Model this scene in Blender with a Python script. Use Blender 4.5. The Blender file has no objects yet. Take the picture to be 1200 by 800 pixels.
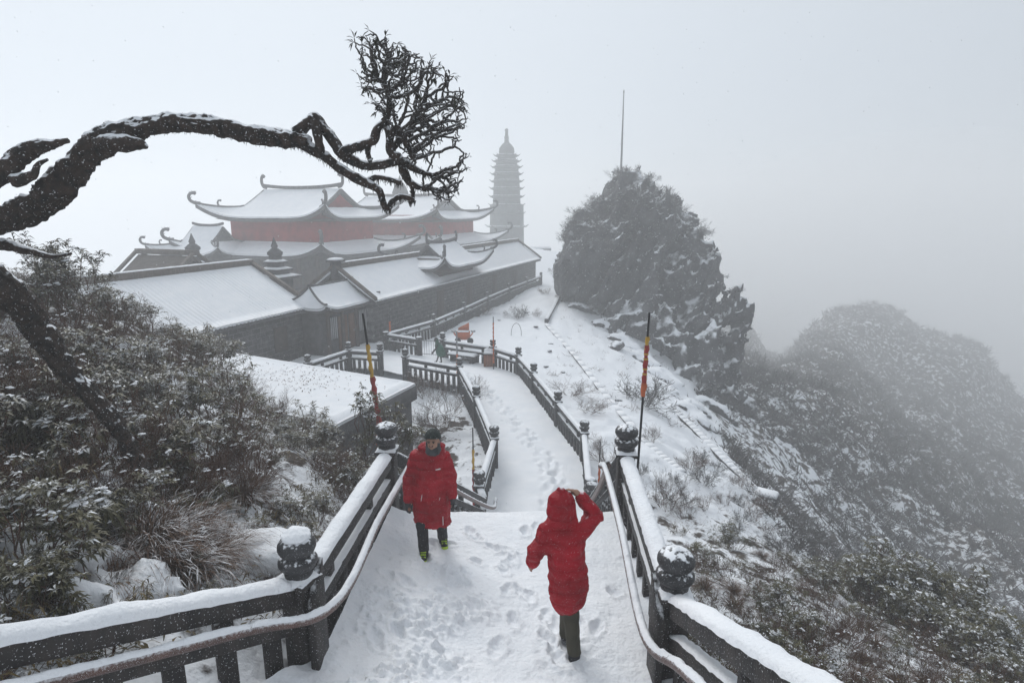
import bpy, math, random
import numpy as np
from mathutils import Vector, Matrix
random.seed(7); RNG = np.random.default_rng(7)
sc = bpy.context.scene
COL = sc.collection

# ------------------------------------------------------------------ camera
CZ, PITCH, F = 4.5, math.radians(12.5), 700.0
cam = bpy.data.cameras.new('camera'); cam_ob = bpy.data.objects.new('camera', cam); COL.objects.link(cam_ob)
cam_ob.location = (0, 0, CZ); cam_ob.rotation_euler = (math.pi/2-PITCH, 0, 0)
cam.sensor_width = 36; cam.lens = 36*F/1200; cam.clip_start = .1; cam.clip_end = 2000
sc.camera = cam_ob
# ------------------------------------------------------------------ world: overcast winter sky
w = bpy.data.worlds.new('World'); sc.world = w; w.use_nodes = True
nt = w.node_tree; bg = nt.nodes['Background']
sky = nt.nodes.new('ShaderNodeTexSky'); sky.sky_type = 'NISHITA'; sky.sun_disc = False
sky.sun_elevation = math.radians(40); sky.sun_rotation = math.radians(-25); sky.altitude = 2500
mx = nt.nodes.new('ShaderNodeMix'); mx.data_type = 'RGBA'; mx.inputs[0].default_value = .93
nt.links.new(sky.outputs[0], mx.inputs[6]); # cloud deck: brighter on the side of the veiled sun, duller away from it, all round the horizon
tcw = nt.nodes.new('ShaderNodeTexCoord'); dot = nt.nodes.new('ShaderNodeVectorMath'); dot.operation = 'DOT_PRODUCT'
nt.links.new(tcw.outputs['Generated'], dot.inputs[0]); dot.inputs[1].default_value = (-.55, .6, .58)
rg_ = nt.nodes.new('ShaderNodeMapRange'); nt.links.new(dot.outputs['Value'], rg_.inputs[0]); rg_.inputs[1].default_value = -.3; rg_.inputs[2].default_value = .9
ck = nt.nodes.new('ShaderNodeMix'); ck.data_type = 'RGBA'; nt.links.new(rg_.outputs[0], ck.inputs[0])
ck.inputs[6].default_value = (3.9, 4.3, 4.75, 1); ck.inputs[7].default_value = (7.0, 7.55, 8.1, 1); nt.links.new(ck.outputs[2], mx.inputs[7])
nt.links.new(mx.outputs[2], bg.inputs[0]); bg.inputs[1].default_value = .1
sun = bpy.data.lights.new('sun', 'SUN'); sun.energy = 1.5; sun.angle = math.radians(28); sun.color = (1, .985, .96)
sun_ob = bpy.data.objects.new('sun', sun); COL.objects.link(sun_ob)
sun_ob.rotation_euler = (math.radians(-50), 0, math.radians(25))
sc.view_settings.view_transform = 'Standard'; sc.view_settings.look = 'None'
sc.view_settings.exposure = 0.23; sc.view_settings.gamma = 1; sc.view_settings.use_curve_mapping = False
sc.cycles.volume_bounces = 10; sc.cycles.max_bounces = 14; sc.cycles.diffuse_bounces = 4

# ------------------------------------------------------------------ pixel -> place
CP, SP = math.cos(PITCH), math.sin(PITCH)
def P(u, v, z):
    """the point of the level z seen at picture position u, v"""
    yc = (400-v)/F
    t = (z-CZ)/(yc*CP-SP)
    return np.array([(u-600)/F*t, t*(CP+yc*SP), z])
def PT(u, v, t):
    yc = (400-v)/F
    return np.array([(u-600)/F*t, t*(CP+yc*SP), CZ+t*(yc*CP-SP)])

# ------------------------------------------------------------------ noise
_perm = RNG.permutation(256); _perm = np.concatenate([_perm, _perm, _perm])
_grad = RNG.normal(size=(256, 3)); _grad /= np.linalg.norm(_grad, axis=1)[:, None]
def perlin(p):
    p = np.asarray(p, float); i = np.floor(p).astype(int); f = p-i; i &= 255
    u = f*f*f*(f*(f*6-15)+10); out = 0
    for dx in (0, 1):
        for dy in (0, 1):
            for dz in (0, 1):
                g = _grad[_perm[_perm[_perm[(i[..., 0]+dx) & 255]+((i[..., 1]+dy) & 255)]+((i[..., 2]+dz) & 255)] & 255]
                d = (g*(f-np.array([dx, dy, dz]))).sum(-1)
                wx = u[..., 0] if dx else 1-u[..., 0]; wy = u[..., 1] if dy else 1-u[..., 1]; wz = u[..., 2] if dz else 1-u[..., 2]
                out = out+d*wx*wy*wz
    return out*1.6
def fbm(p, s, o=4, ridged=False):
    p = np.asarray(p, float)*s; a = 1.; r = 0
    for k in range(o):
        n = perlin(p+k*17.3)
        r = r+a*((1-2*np.abs(n)) if ridged else n); a *= .5; p = p*2.03
    return r
def p3(x, y, z=0): return np.stack(np.broadcast_arrays(x, y, z), -1)

# ------------------------------------------------------------------ mesh helpers
WL = {}
def mk_mesh(name, V, F_):
    V = np.asarray(V, float)
    if isinstance(F_, np.ndarray): F_ = [F_]
    groups = {}
    for f in F_:
        if isinstance(f, np.ndarray) and f.ndim == 2: groups.setdefault(f.shape[1], []).append(f)
        else: groups.setdefault(len(f), []).append(np.array([f]))
    loops, starts, k = [], [], 0
    for n, l in groups.items():
        a = np.concatenate(l).astype(np.int32); loops.append(a.ravel()); starts.append(k+np.arange(len(a))*n); k += a.size
    loops = np.concatenate(loops); starts = np.concatenate(starts)
    me = bpy.data.meshes.new(name)
    me.vertices.add(len(V)); me.vertices.foreach_set('co', V.ravel())
    me.loops.add(len(loops)); me.loops.foreach_set('vertex_index', loops)
    me.polygons.add(len(starts)); me.polygons.foreach_set('loop_start', starts.astype(np.int32))
    me.update(calc_edges=True); me.validate()
    return me
def props(o, label=None, cat=None, group=None, kind=None):
    if label: o['label'] = label
    if cat: o['category'] = cat
    if group: o['group'] = group
    if kind: o['kind'] = kind
    return o
def link(name, me, mat, parent=None, loc=(0, 0, 0), rot=(0, 0, 0), scale=(1, 1, 1), **k):
    if mat and not me.materials: me.materials.append(mat)
    o = bpy.data.objects.new(name, me); COL.objects.link(o)
    loc = Vector(loc); WL[o.name] = loc
    o.rotation_euler = rot; o.scale = scale
    if parent: o.parent = parent; o.location = loc-WL[parent.name]
    else: o.location = loc
    return props(o, **k)
def put(name, V, F_, mat, parent=None, smooth=False, bevel=0, **k):
    V = np.asarray(V, float); c = (V.min(0)+V.max(0))/2
    if parent is None: c[2] = V[:, 2].min()
    me = mk_mesh(name, V-c, F_)
    if smooth: me.polygons.foreach_set('use_smooth', np.ones(len(me.polygons), bool))
    o = link(name, me, mat, parent, c, **k)
    if bevel:
        m = o.modifiers.new('bevel', 'BEVEL'); m.width = bevel; m.segments = 2; m.limit_method = 'ANGLE'
    return o
def thing(name, label, cat, loc, group=None):
    o = bpy.data.objects.new(name, None); COL.objects.link(o); o.empty_display_size = .1
    o.location = Vector(loc); WL[o.name] = Vector(loc)
    return props(o, label, cat, group)
class Geo:
    def __init__(s): s.V = []; s.F = []; s.n = 0
    def add(s, V, F_):
        V = np.asarray(V, float); s.V.append(V)
        if isinstance(F_, np.ndarray): s.F.append(F_+s.n)
        else:
            for f in F_: s.F.append((np.asarray(f)+s.n) if not (isinstance(f, np.ndarray) and f.ndim == 2) else f+s.n)
        s.n += len(V); return s
    def put(s, name, mat, parent=None, **k): return put(name, np.concatenate(s.V), s.F, mat, parent, **k)
    def mesh(s, name, mat, smooth=False):
        me = mk_mesh(name, np.concatenate(s.V), s.F); me.materials.append(mat)
        if smooth: me.polygons.foreach_set('use_smooth', np.ones(len(me.polygons), bool))
        return me
BOXF = np.array([(0, 1, 3, 2), (4, 6, 7, 5), (0, 4, 5, 1), (2, 3, 7, 6), (0, 2, 6, 4), (1, 5, 7, 3)])
def box(c, s, yaw=0, top=None):
    """box centred on c (z is the base), yaw about z; top: scale of its upper face"""
    c = np.asarray(c, float); V = []
    for x in (-.5, .5):
        for y in (-.5, .5):
            for z in (0, 1):
                k = (top or 1) if z else 1
                V.append((x*s[0]*k, y*s[1]*k, z*s[2]))
    V = np.array(V); R = np.array([[math.cos(yaw), -math.sin(yaw), 0], [math.sin(yaw), math.cos(yaw), 0], [0, 0, 1]])
    return V@R.T+c, BOXF
def beam(A, B, wd, h):
    """plumb-ended beam from A to B, base at their z"""
    A = np.asarray(A, float); B = np.asarray(B, float); d = B-A; d[2] = 0; d /= np.linalg.norm(d)+1e-9
    s = np.array([-d[1], d[0], 0])*wd/2; z = np.array([0, 0, h])
    return np.array([A-s, A-s+z, A+s, A+s+z, B-s, B-s+z, B+s, B+s+z]), BOXF
def grid_faces(n, m, wrap=False):
    i = np.arange(n-1)[:, None]; mm = m if wrap else m-1
    j = np.arange(mm)[None, :]; j2 = (j+1) % m
    a = i*m+j; b = i*m+j2; c = (i+1)*m+j2; d = (i+1)*m+j
    return np.stack([a, b, c, d], -1).reshape(-1, 4)
def lathe(prof, n=20, c=(0, 0, 0)):
    a = np.arange(n)/n*2*math.pi
    V = np.array([[(r*math.cos(t), r*math.sin(t), z) for t in a] for r, z in prof]).reshape(-1, 3)+np.array(c)
    return V, [grid_faces(len(prof), n, True), tuple(range(n))[::-1], tuple(range((len(prof)-1)*n, len(prof)*n))]
def frames(pts):
    pts = np.asarray(pts, float); T = np.gradient(pts, axis=0); T /= np.linalg.norm(T, axis=1)[:, None]+1e-9
    n = np.cross(T[0], [0, 0, 1.]); n = n if np.linalg.norm(n) > .1 else np.array([1., 0, 0]); n /= np.linalg.norm(n)
    N = []
    for t in T:
        n = n-t*(n@t); n /= np.linalg.norm(n)+1e-9; N.append(n)
    N = np.array(N); return T, N, np.cross(T, N)
def tube(pts, rad, n=8, cap=True):
    pts = np.asarray(pts, float); rad = np.broadcast_to(rad, len(pts)); T, N, B = frames(pts)
    a = np.arange(n)/n*2*math.pi
    V = (pts[:, None]+rad[:, None, None]*(N[:, None]*np.cos(a)[:, None]+B[:, None]*np.sin(a)[:, None])).reshape(-1, 3)
    Fs = [grid_faces(len(pts), n, True)]
    if cap: Fs += [tuple(range(n)), tuple(range((len(pts)-1)*n, len(pts)*n))[::-1]]
    return V, Fs
def segs(A, B, ra, rb, n=3):
    """many tapered sticks at once"""
    A = np.asarray(A, float); B = np.asarray(B, float); k = len(A)
    ra = np.broadcast_to(ra, k); rb = np.broadcast_to(rb, k)
    T = B-A; T /= np.linalg.norm(T, axis=1)[:, None]+1e-9
    up = np.where(np.abs(T[:, 2:3]) > .9, [[1., 0, 0]], [[0, 0, 1.]]); N = np.cross(T, up); N /= np.linalg.norm(N, axis=1)[:, None]+1e-9; Q = np.cross(T, N)
    a = np.arange(n)/n*2*math.pi
    ring = N[:, None]*np.cos(a)[:, None]+Q[:, None]*np.sin(a)[:, None]
    V = np.stack([A[:, None]+ring*ra[:, None, None], B[:, None]+ring*rb[:, None, None]], 1)   # k,2,n,3
    base = np.arange(k)[:, None]*2*n; j = np.arange(n)[None]; j2 = (j+1) % n
    Fq = np.stack([base+j, base+j2, base+n+j2, base+n+j], -1).reshape(-1, 4)
    return V.reshape(-1, 3), Fq
def spline(pts, m):
    """catmull-rom through the points, m samples per span, any number of columns"""
    p = np.asarray(pts, float); p = np.vstack([2*p[0]-p[1], p, 2*p[-1]-p[-2]]); out = []
    for i in range(1, len(p)-2):
        for k in range(m):
            t = k/m; out.append(.5*((2*p[i])+(-p[i-1]+p[i+1])*t+(2*p[i-1]-5*p[i]+4*p[i+1]-p[i+2])*t*t+(-p[i-1]+3*p[i]-3*p[i+1]+p[i+2])*t**3))
    out.append(p[-2]); return np.array(out)
def surface_nets(Fv, lo, h):
    S = Fv < 0; nx, ny, nz = Fv.shape
    cs = [(a, b, c) for a in (0, 1) for b in (0, 1) for c in (0, 1)]
    sl = lambda A, o: A[o[0]:nx-1+o[0], o[1]:ny-1+o[1], o[2]:nz-1+o[2]]
    cnt = sum(sl(S, c).astype(int) for c in cs); act = (cnt > 0) & (cnt < 8)
    acc = np.zeros(act.shape+(3,)); num = np.zeros(act.shape)
    for i, a in enumerate(cs):
        for b in cs[i+1:]:
            if sum(abs(p-q) for p, q in zip(a, b)) != 1: continue
            fa, fb = sl(Fv, a), sl(Fv, b); m = (fa < 0) != (fb < 0)
            t = np.where(m, fa/np.where(m, fa-fb, 1), 0)
            for k in range(3): acc[..., k] += np.where(m, a[k]+(b[k]-a[k])*t, 0)
            num += m
    idx = -np.ones(act.shape, int); idx[act] = np.arange(act.sum())
    ijk = np.argwhere(act); V = np.array(lo)+h*(ijk+acc[act]/num[act][:, None]); Q = []
    for ax in range(3):
        o1, o2 = [(1, 2), (2, 0), (0, 1)][ax]
        A = np.take(S, range(0, S.shape[ax]-1), ax); B = np.take(S, range(1, S.shape[ax]), ax)
        for sgn in (0, 1):
            e = np.argwhere((A & ~B) if sgn == 0 else (~A & B))
            e = e[(e[:, o1] > 0) & (e[:, o2] > 0) & (e[:, o1] < S.shape[o1]-1) & (e[:, o2] < S.shape[o2]-1)]
            def g(d1, d2):
                q = e.copy(); q[:, o1] -= d1; q[:, o2] -= d2; return idx[q[:, 0], q[:, 1], q[:, 2]]
            q = np.stack([g(0, 0), g(1, 0), g(1, 1), g(0, 1)], -1)
            Q.append(q if sgn == 0 else q[:, ::-1])
    Q = np.concatenate(Q); return V, Q[(Q >= 0).all(1)]
def sdf(fn, lo, hi, h):
    ax = [np.arange(lo[k], hi[k]+h, h) for k in range(3)]
    G = np.stack(np.meshgrid(*ax, indexing='ij'), -1); k = 4; C_ = G[::k, ::k, ::k]; dc = fn(C_)
    up_ = dc.repeat(k, 0).repeat(k, 1).repeat(k, 2)[:G.shape[0], :G.shape[1], :G.shape[2]]
    m = np.abs(up_) < k*h*2.1+.03; Fv = np.where(up_ < 0, -1., 1.); Fv[m] = fn(G[m]); return surface_nets(Fv, lo, h)
def smin(a, b, k): h = np.clip(.5+.5*(b-a)/k, 0, 1); return b*(1-h)+a*h-k*h*(1-h)
def cone(G, a, b, ra, rb):
    a = np.array(a, float); d = np.array(b, float)-a; t = np.clip(((G-a)@d)/(d@d), 0, 1)
    return np.linalg.norm(G-a-t[..., None]*d, axis=-1)-(ra+(rb-ra)*t)
def ell(G, c, r):
    r = np.array(r, float); return (np.linalg.norm((G-np.array(c))/r, axis=-1)-1)*r.min()
def loft(G, rows):
    """rows of z, cx, cy, rx, ry"""
    R = np.array(sorted(rows), float); z = G[..., 2]
    cx, cy, rx, ry = [np.interp(z, R[:, 0], R[:, k]) for k in (1, 2, 3, 4)]
    d = (np.sqrt(((G[..., 0]-cx)/rx)**2+((G[..., 1]-cy)/ry)**2)-1)*np.minimum(rx, ry)
    return np.maximum(d, np.maximum(R[0, 0]-z, z-R[-1, 0]))
def inpoly(x, y, poly):
    r = np.zeros(np.shape(x), bool); n = len(poly)
    for i in range(n):
        x1, y1 = poly[i][:2]; x2, y2 = poly[(i+1) % n][:2]
        r ^= ((y1 > y) != (y2 > y)) & (x < (x2-x1)*(y-y1)/((y2-y1) or 1e-9)+x1)
    return r

# ------------------------------------------------------------------ materials
def _n(t, k, **kw):
    n = t.nodes.new('ShaderNode'+k)
    for a, b in kw.items(): setattr(n, a, b)
    return n
def mat(name, c1, c2=None, scale=4., snow=None, snow_soft=.15, snow_noise=9., rough=.85, bump=0., bscale=None, speck=0., detail=4., spec=.3, stretch=None, sheen=0., metal=0., sps=6.):
    """two-tone noise colour; snow = how level a face must be before snow lies on it (None: none)"""
    m = bpy.data.materials.new(name); m.use_nodes = True; t = m.node_tree; b = t.nodes['Principled BSDF']; L = t.links.new
    b.inputs['Roughness'].default_value = rough; b.inputs['Specular IOR Level'].default_value = spec; b.inputs['Metallic'].default_value = metal
    tc = _n(t, 'TexCoord'); src = tc.outputs['Object']
    geo = _n(t, 'NewGeometry')
    if stretch:
        mp = _n(t, 'Mapping'); mp.inputs['Scale'].default_value = stretch; L(src, mp.inputs[0]); src = mp.outputs[0]
    nz = _n(t, 'TexNoise'); nz.inputs['Scale'].default_value = scale; nz.inputs['Detail'].default_value = detail; L(src, nz.inputs['Vector'])
    cr = _n(t, 'ValToRGB'); cr.color_ramp.elements[0].position = .35; cr.color_ramp.elements[1].position = .65
    cr.color_ramp.elements[0].color = (*c1, 1); cr.color_ramp.elements[1].color = (*(c2 or c1), 1)
    L(nz.outputs['Fac'], cr.inputs[0]); col = cr.outputs[0]
    if snow is not None or speck:
        n2 = _n(t, 'TexNoise'); n2.inputs['Scale'].default_value = snow_noise; n2.inputs['Detail'].default_value = 5; L(geo.outputs['Position'], n2.inputs['Vector'])
        fac = None
        if snow is not None:
            sx = _n(t, 'SeparateXYZ'); L(geo.outputs['Normal'], sx.inputs[0])
            bf = _n(t, 'Math', operation='MULTIPLY_ADD'); L(geo.outputs['Backfacing'], bf.inputs[0]); bf.inputs[1].default_value = -2; bf.inputs[2].default_value = 1
            mz = _n(t, 'Math', operation='MULTIPLY'); L(sx.outputs[2], mz.inputs[0]); L(bf.outputs[0], mz.inputs[1])
            ad = _n(t, 'Math', operation='MULTIPLY_ADD'); L(n2.outputs['Fac'], ad.inputs[0]); ad.inputs[1].default_value = 1.3; L(mz.outputs[0], ad.inputs[2])
            mr = _n(t, 'MapRange'); L(ad.outputs[0], mr.inputs[0]); mr.inputs[1].default_value = snow+.65-snow_soft; mr.inputs[2].default_value = snow+.65+snow_soft
            fac = mr.outputs[0]
        if speck:
            n3 = _n(t, 'TexNoise'); n3.inputs['Scale'].default_value = snow_noise*sps; n3.inputs['Detail'].default_value = 3; L(geo.outputs['Position'], n3.inputs['Vector'])
            m3 = _n(t, 'MapRange'); L(n3.outputs['Fac'], m3.inputs[0]); m3.inputs[1].default_value = .68-speck*.3; m3.inputs[2].default_value = .74-speck*.3; m3.inputs[4].default_value = .8
            if fac is None: fac = m3.outputs[0]
            else:
                mm = _n(t, 'Math', operation='MAXIMUM'); L(fac, mm.inputs[0]); L(m3.outputs[0], mm.inputs[1]); fac = mm.outputs[0]
        mix = _n(t, 'Mix', data_type='RGBA'); L(fac, mix.inputs[0]); L(col, mix.inputs[6]); mix.inputs[7].default_value = (.8, .82, .85, 1); col = mix.outputs[2]
    L(col, b.inputs['Base Color'])
    if sheen: b.inputs['Sheen Weight'].default_value = sheen
    if bump:
        n4 = _n(t, 'TexNoise'); n4.inputs['Scale'].default_value = bscale or scale*3; n4.inputs['Detail'].default_value = 6; L(src, n4.inputs['Vector'])
        bp = _n(t, 'Bump'); bp.inputs['Strength'].default_value = 1; bp.inputs['Distance'].default_value = bump; L(n4.outputs['Fac'], bp.inputs['Height']); L(bp.outputs[0], b.inputs['Normal'])
    return m
SNOW = mat('snow', (.79, .81, .84), (.84, .85, .87), 2., rough=.9, bump=.02, bscale=26., spec=.2)
SNOWFAR = mat('far_snow', (.76, .79, .82), (.84, .85, .87), .6, rough=.9, bump=.05, bscale=2., spec=.2)
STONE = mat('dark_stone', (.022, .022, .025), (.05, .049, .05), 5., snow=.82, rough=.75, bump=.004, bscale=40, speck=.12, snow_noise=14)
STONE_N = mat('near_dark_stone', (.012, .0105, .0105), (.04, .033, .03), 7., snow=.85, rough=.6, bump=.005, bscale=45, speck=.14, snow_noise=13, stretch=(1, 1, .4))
FINIAL = mat('finial_stone', (.012, .012, .014), (.03, .03, .033), 6., snow=.80, snow_soft=.08, rough=.5, bump=.003, bscale=50, speck=.1, snow_noise=22, spec=.5)
RAILWOOD = mat('rail_brown', (.055, .022, .014), (.1, .042, .028), 6., snow=.55, snow_soft=.3, rough=.45, bump=.002, bscale=60, speck=.25, snow_noise=40, spec=.5)
GREYWALL = mat('grey_masonry', (.035, .035, .04), (.085, .083, .086), 3., rough=.9, bump=.03, bscale=9, snow=1.05, speck=.06)
ROOFT = mat('roof_tile_dark', (.045, .045, .05), (.085, .083, .085), 3., rough=.8, bump=.02, snow=1.0, speck=.08)
BROWNT = mat('brown_tile', (.075, .06, .05), (.13, .11, .095), 2., rough=.85, bump=.03, stretch=(1, 6, 1), speck=.05)
REDW = mat('red_plaster', (.24, .012, .01), (.34, .022, .018), 1.5, rough=.85)
PALEG = mat('pale_panel', (.42, .43, .45), (.5, .5, .52), 2.)
DKWOOD = mat('dark_timber', (.04, .03, .027), (.075, .055, .045), 4., rough=.8)
DOORW = mat('brown_door', (.1, .05, .03), (.15, .08, .05), 4.)
PAGODA = mat('pagoda_stone', (.05, .06, .058), (.085, .1, .096), 1.2, snow=.9, rough=.9)
ORANGE = mat('orange_paint', (.42, .1, .04), (.5, .13, .05), 3., snow=1.0)
BARK = mat('bark', (.004, .0035, .003), (.04, .025, .018), 13., snow=.66, snow_soft=.09, snow_noise=14, rough=.7, bump=.035, bscale=24, speck=.12, sps=4., stretch=(1, 1, 1))
TWIGB = mat('frosted_bark', (.014, .011, .01), (.035, .027, .022), 12., snow=.9, snow_soft=.2, snow_noise=30, speck=.2)
LEAFD = mat('evergreen_leaf', (.016, .017, .005), (.08, .07, .02), 2.2, snow=1.1, snow_soft=.1, snow_noise=7, rough=.55, speck=0, spec=.4)
LEAFO = mat('bamboo_leaf', (.028, .026, .008), (.13, .09, .028), 3., snow=1.1, snow_soft=.1, snow_noise=8, rough=.6, speck=0)
GRASSB = mat('withered_grass', (.05, .026, .016), (.15, .085, .05), 4., snow=1.05, snow_soft=.15, snow_noise=8, rough=.8, speck=.05)
TWIG = mat('bare_twig', (.045, .022, .013), (.12, .058, .036), 6., snow=1.1, snow_soft=.15, snow_noise=12, speck=.1)
FROST = mat('frosted_twig', (.03, .027, .026), (.08, .072, .068), 3., snow=.98, snow_soft=.35, snow_noise=5, speck=.16)
ROCK = mat('cliff_rock', (.018, .019, .021), (.085, .084, .088), .8, snow=.7, snow_soft=.16, snow_noise=1.4, rough=.85, bump=.12, bscale=2.2, speck=.1)
HILLB = mat('hill_brush', (.035, .032, .031), (.085, .078, .075), .6, snow=1.15, snow_soft=.3, snow_noise=.5)
def metalmat(n, c): return mat(n, c, c, 5., rough=.5)
BLACK = metalmat('black_metal', (.012, .012, .014)); YEL = metalmat('yellow_cloth', (.5, .3, .04)); REDC = metalmat('red_cloth', (.3, .025, .02)); ORC = metalmat('orange_cloth', (.5, .11, .03))
GREYM = metalmat('grey_metal', (.25, .25, .26))

def masonry(name, c1, c2, cm, bw=.62, bh=.28):
    m = mat(name, c1, c2, 3., rough=.9, bump=.02, bscale=9, speck=.1, snow_noise=7); t = m.node_tree; L = t.links.new; b = t.nodes['Principled BSDF']
    g = _n(t, 'NewGeometry'); d1 = _n(t, 'VectorMath', operation='DOT_PRODUCT'); L(g.outputs['Position'], d1.inputs[0]); d1.inputs[1].default_value = (.342, .94, 0); sx = _n(t, 'SeparateXYZ'); L(g.outputs['Position'], sx.inputs[0])
    cb = _n(t, 'CombineXYZ'); L(d1.outputs['Value'], cb.inputs[0]); L(sx.outputs[2], cb.inputs[1]); br = _n(t, 'TexBrick'); L(cb.outputs[0], br.inputs['Vector'])
    br.inputs['Scale'].default_value = 1; br.inputs['Brick Width'].default_value = bw; br.inputs['Row Height'].default_value = bh; br.inputs['Mortar Size'].default_value = .022
    br.inputs['Color1'].default_value = (.75, .75, .75, 1); br.inputs['Color2'].default_value = (1.35, 1.33, 1.3, 1); br.inputs['Mortar'].default_value = (cm, cm, cm, 1)
    mu = _n(t, 'Mix', data_type='RGBA', blend_type='MULTIPLY'); mu.inputs[0].default_value = 1; src = b.inputs['Base Color'].links[0].from_socket; L(src, mu.inputs[6]); L(br.outputs['Color'], mu.inputs[7]); L(mu.outputs[2], b.inputs['Base Color'])
    return m
MASON = masonry('block_masonry', (.035, .035, .038), (.08, .078, .08), 2.2)
def ground_mat(name, base1, base2, cover, scale, snow_noise):
    """snow lying over dead leaf litter; cover = how much shows dark"""
    m = bpy.data.materials.new(name); m.use_nodes = True; t = m.node_tree; b = t.nodes['Principled BSDF']; L = t.links.new
    b.inputs['Roughness'].default_value = .9; b.inputs['Specular IOR Level'].default_value = .2
    g = _n(t, 'NewGeometry')
    n1 = _n(t, 'TexNoise'); n1.inputs['Scale'].default_value = snow_noise; n1.inputs['Detail'].default_value = 7; n1.inputs['Roughness'].default_value = .62; L(g.outputs['Position'], n1.inputs['Vector'])
    n2 = _n(t, 'TexNoise'); n2.inputs['Scale'].default_value = scale; n2.inputs['Detail'].default_value = 5; L(g.outputs['Position'], n2.inputs['Vector'])
    at = _n(t, 'Attribute'); at.attribute_name = 'cover'
    ad = _n(t, 'Math', operation='ADD'); L(n1.outputs['Fac'], ad.inputs[0]); L(at.outputs['Fac'], ad.inputs[1])
    mr = _n(t, 'MapRange'); L(ad.outputs[0], mr.inputs[0]); mr.inputs[1].default_value = .97; mr.inputs[2].default_value = 1.05
    cr = _n(t, 'ValToRGB'); cr.color_ramp.elements[0].position = .35; cr.color_ramp.elements[1].position = .65; cr.color_ramp.elements[0].color = (*base1, 1); cr.color_ramp.elements[1].color = (*base2, 1); L(n2.outputs['Fac'], cr.inputs[0])
    mix = _n(t, 'Mix', data_type='RGBA'); L(mr.outputs[0], mix.inputs[0]); L(cr.outputs[0], mix.inputs[7]); mix.inputs[6].default_value = (.8, .82, .85, 1)
    L(mix.outputs[2], b.inputs['Base Color'])
    bp = _n(t, 'Bump'); bp.inputs['Distance'].default_value = .12; bp.inputs['Strength'].default_value = .8; L(n1.outputs['Fac'], bp.inputs['Height']); L(bp.outputs[0], b.inputs['Normal'])
    return m
GROUND = ground_mat('hillside', (.035, .026, .02), (.075, .06, .05), .5, 3., 1.7)

# ------------------------------------------------------------------ key places
ZP = -3.9                       # level of the lower path and terrace
def PF(u, v, z=ZP, h=1.38): p = P(u, v, z+h); p[2] = z; return p      # foot of a post whose finial top is seen at u, v
P1L = np.array([-1.93, 4.83, .2]); P2L = np.array([-1.84, 8.25, 0.]); P1R = np.array([1.47, 4.80, .08]); P2R = np.array([1.66, 8.15, 0.])
L0 = np.array([-.62, 14.5, ZP]); Lp = [PF(561.5, 554), PF(579, 501), PF(558, 454), PF(538.5, 420.5), PF(474.5, 410)]
Rp = [PF(692, 563), PF(685, 495), PF(654, 460), PF(625.5, 427), PF(607.5, 408), PF(577.5, 399), PF(518.5, 391)]
Fp = [PF(491, 395, h=1.1), PF(452, 389, h=1.1), PF(508, 369), PF(543.5, 355), PF(571, 343), PF(596, 333), PF(617, 325.5), PF(634, 319.5)]
Gp = [PF(445, 404), PF(408, 402), PF(360, 417)]
D = np.array([math.sin(math.radians(20)), math.cos(math.radians(20)), 0]); N = np.array([-D[1], D[0], 0]); AZ = -math.radians(20)
TERR = [L0, Lp[0], Lp[1], Lp[2], Lp[3], Lp[4], Gp[0], Gp[1], Gp[2], np.array([-13.5, 30, 0]), np.array([-11.9, 35, 0]), np.array([-11.0, 38.5, 0]), np.array([-8.4, 38, 0]), Fp[1], Fp[0], Rp[6], Rp[5], Rp[4], Rp[3], Rp[2], Rp[1], Rp[0], np.array([2.05, 14.3, 0])]

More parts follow.
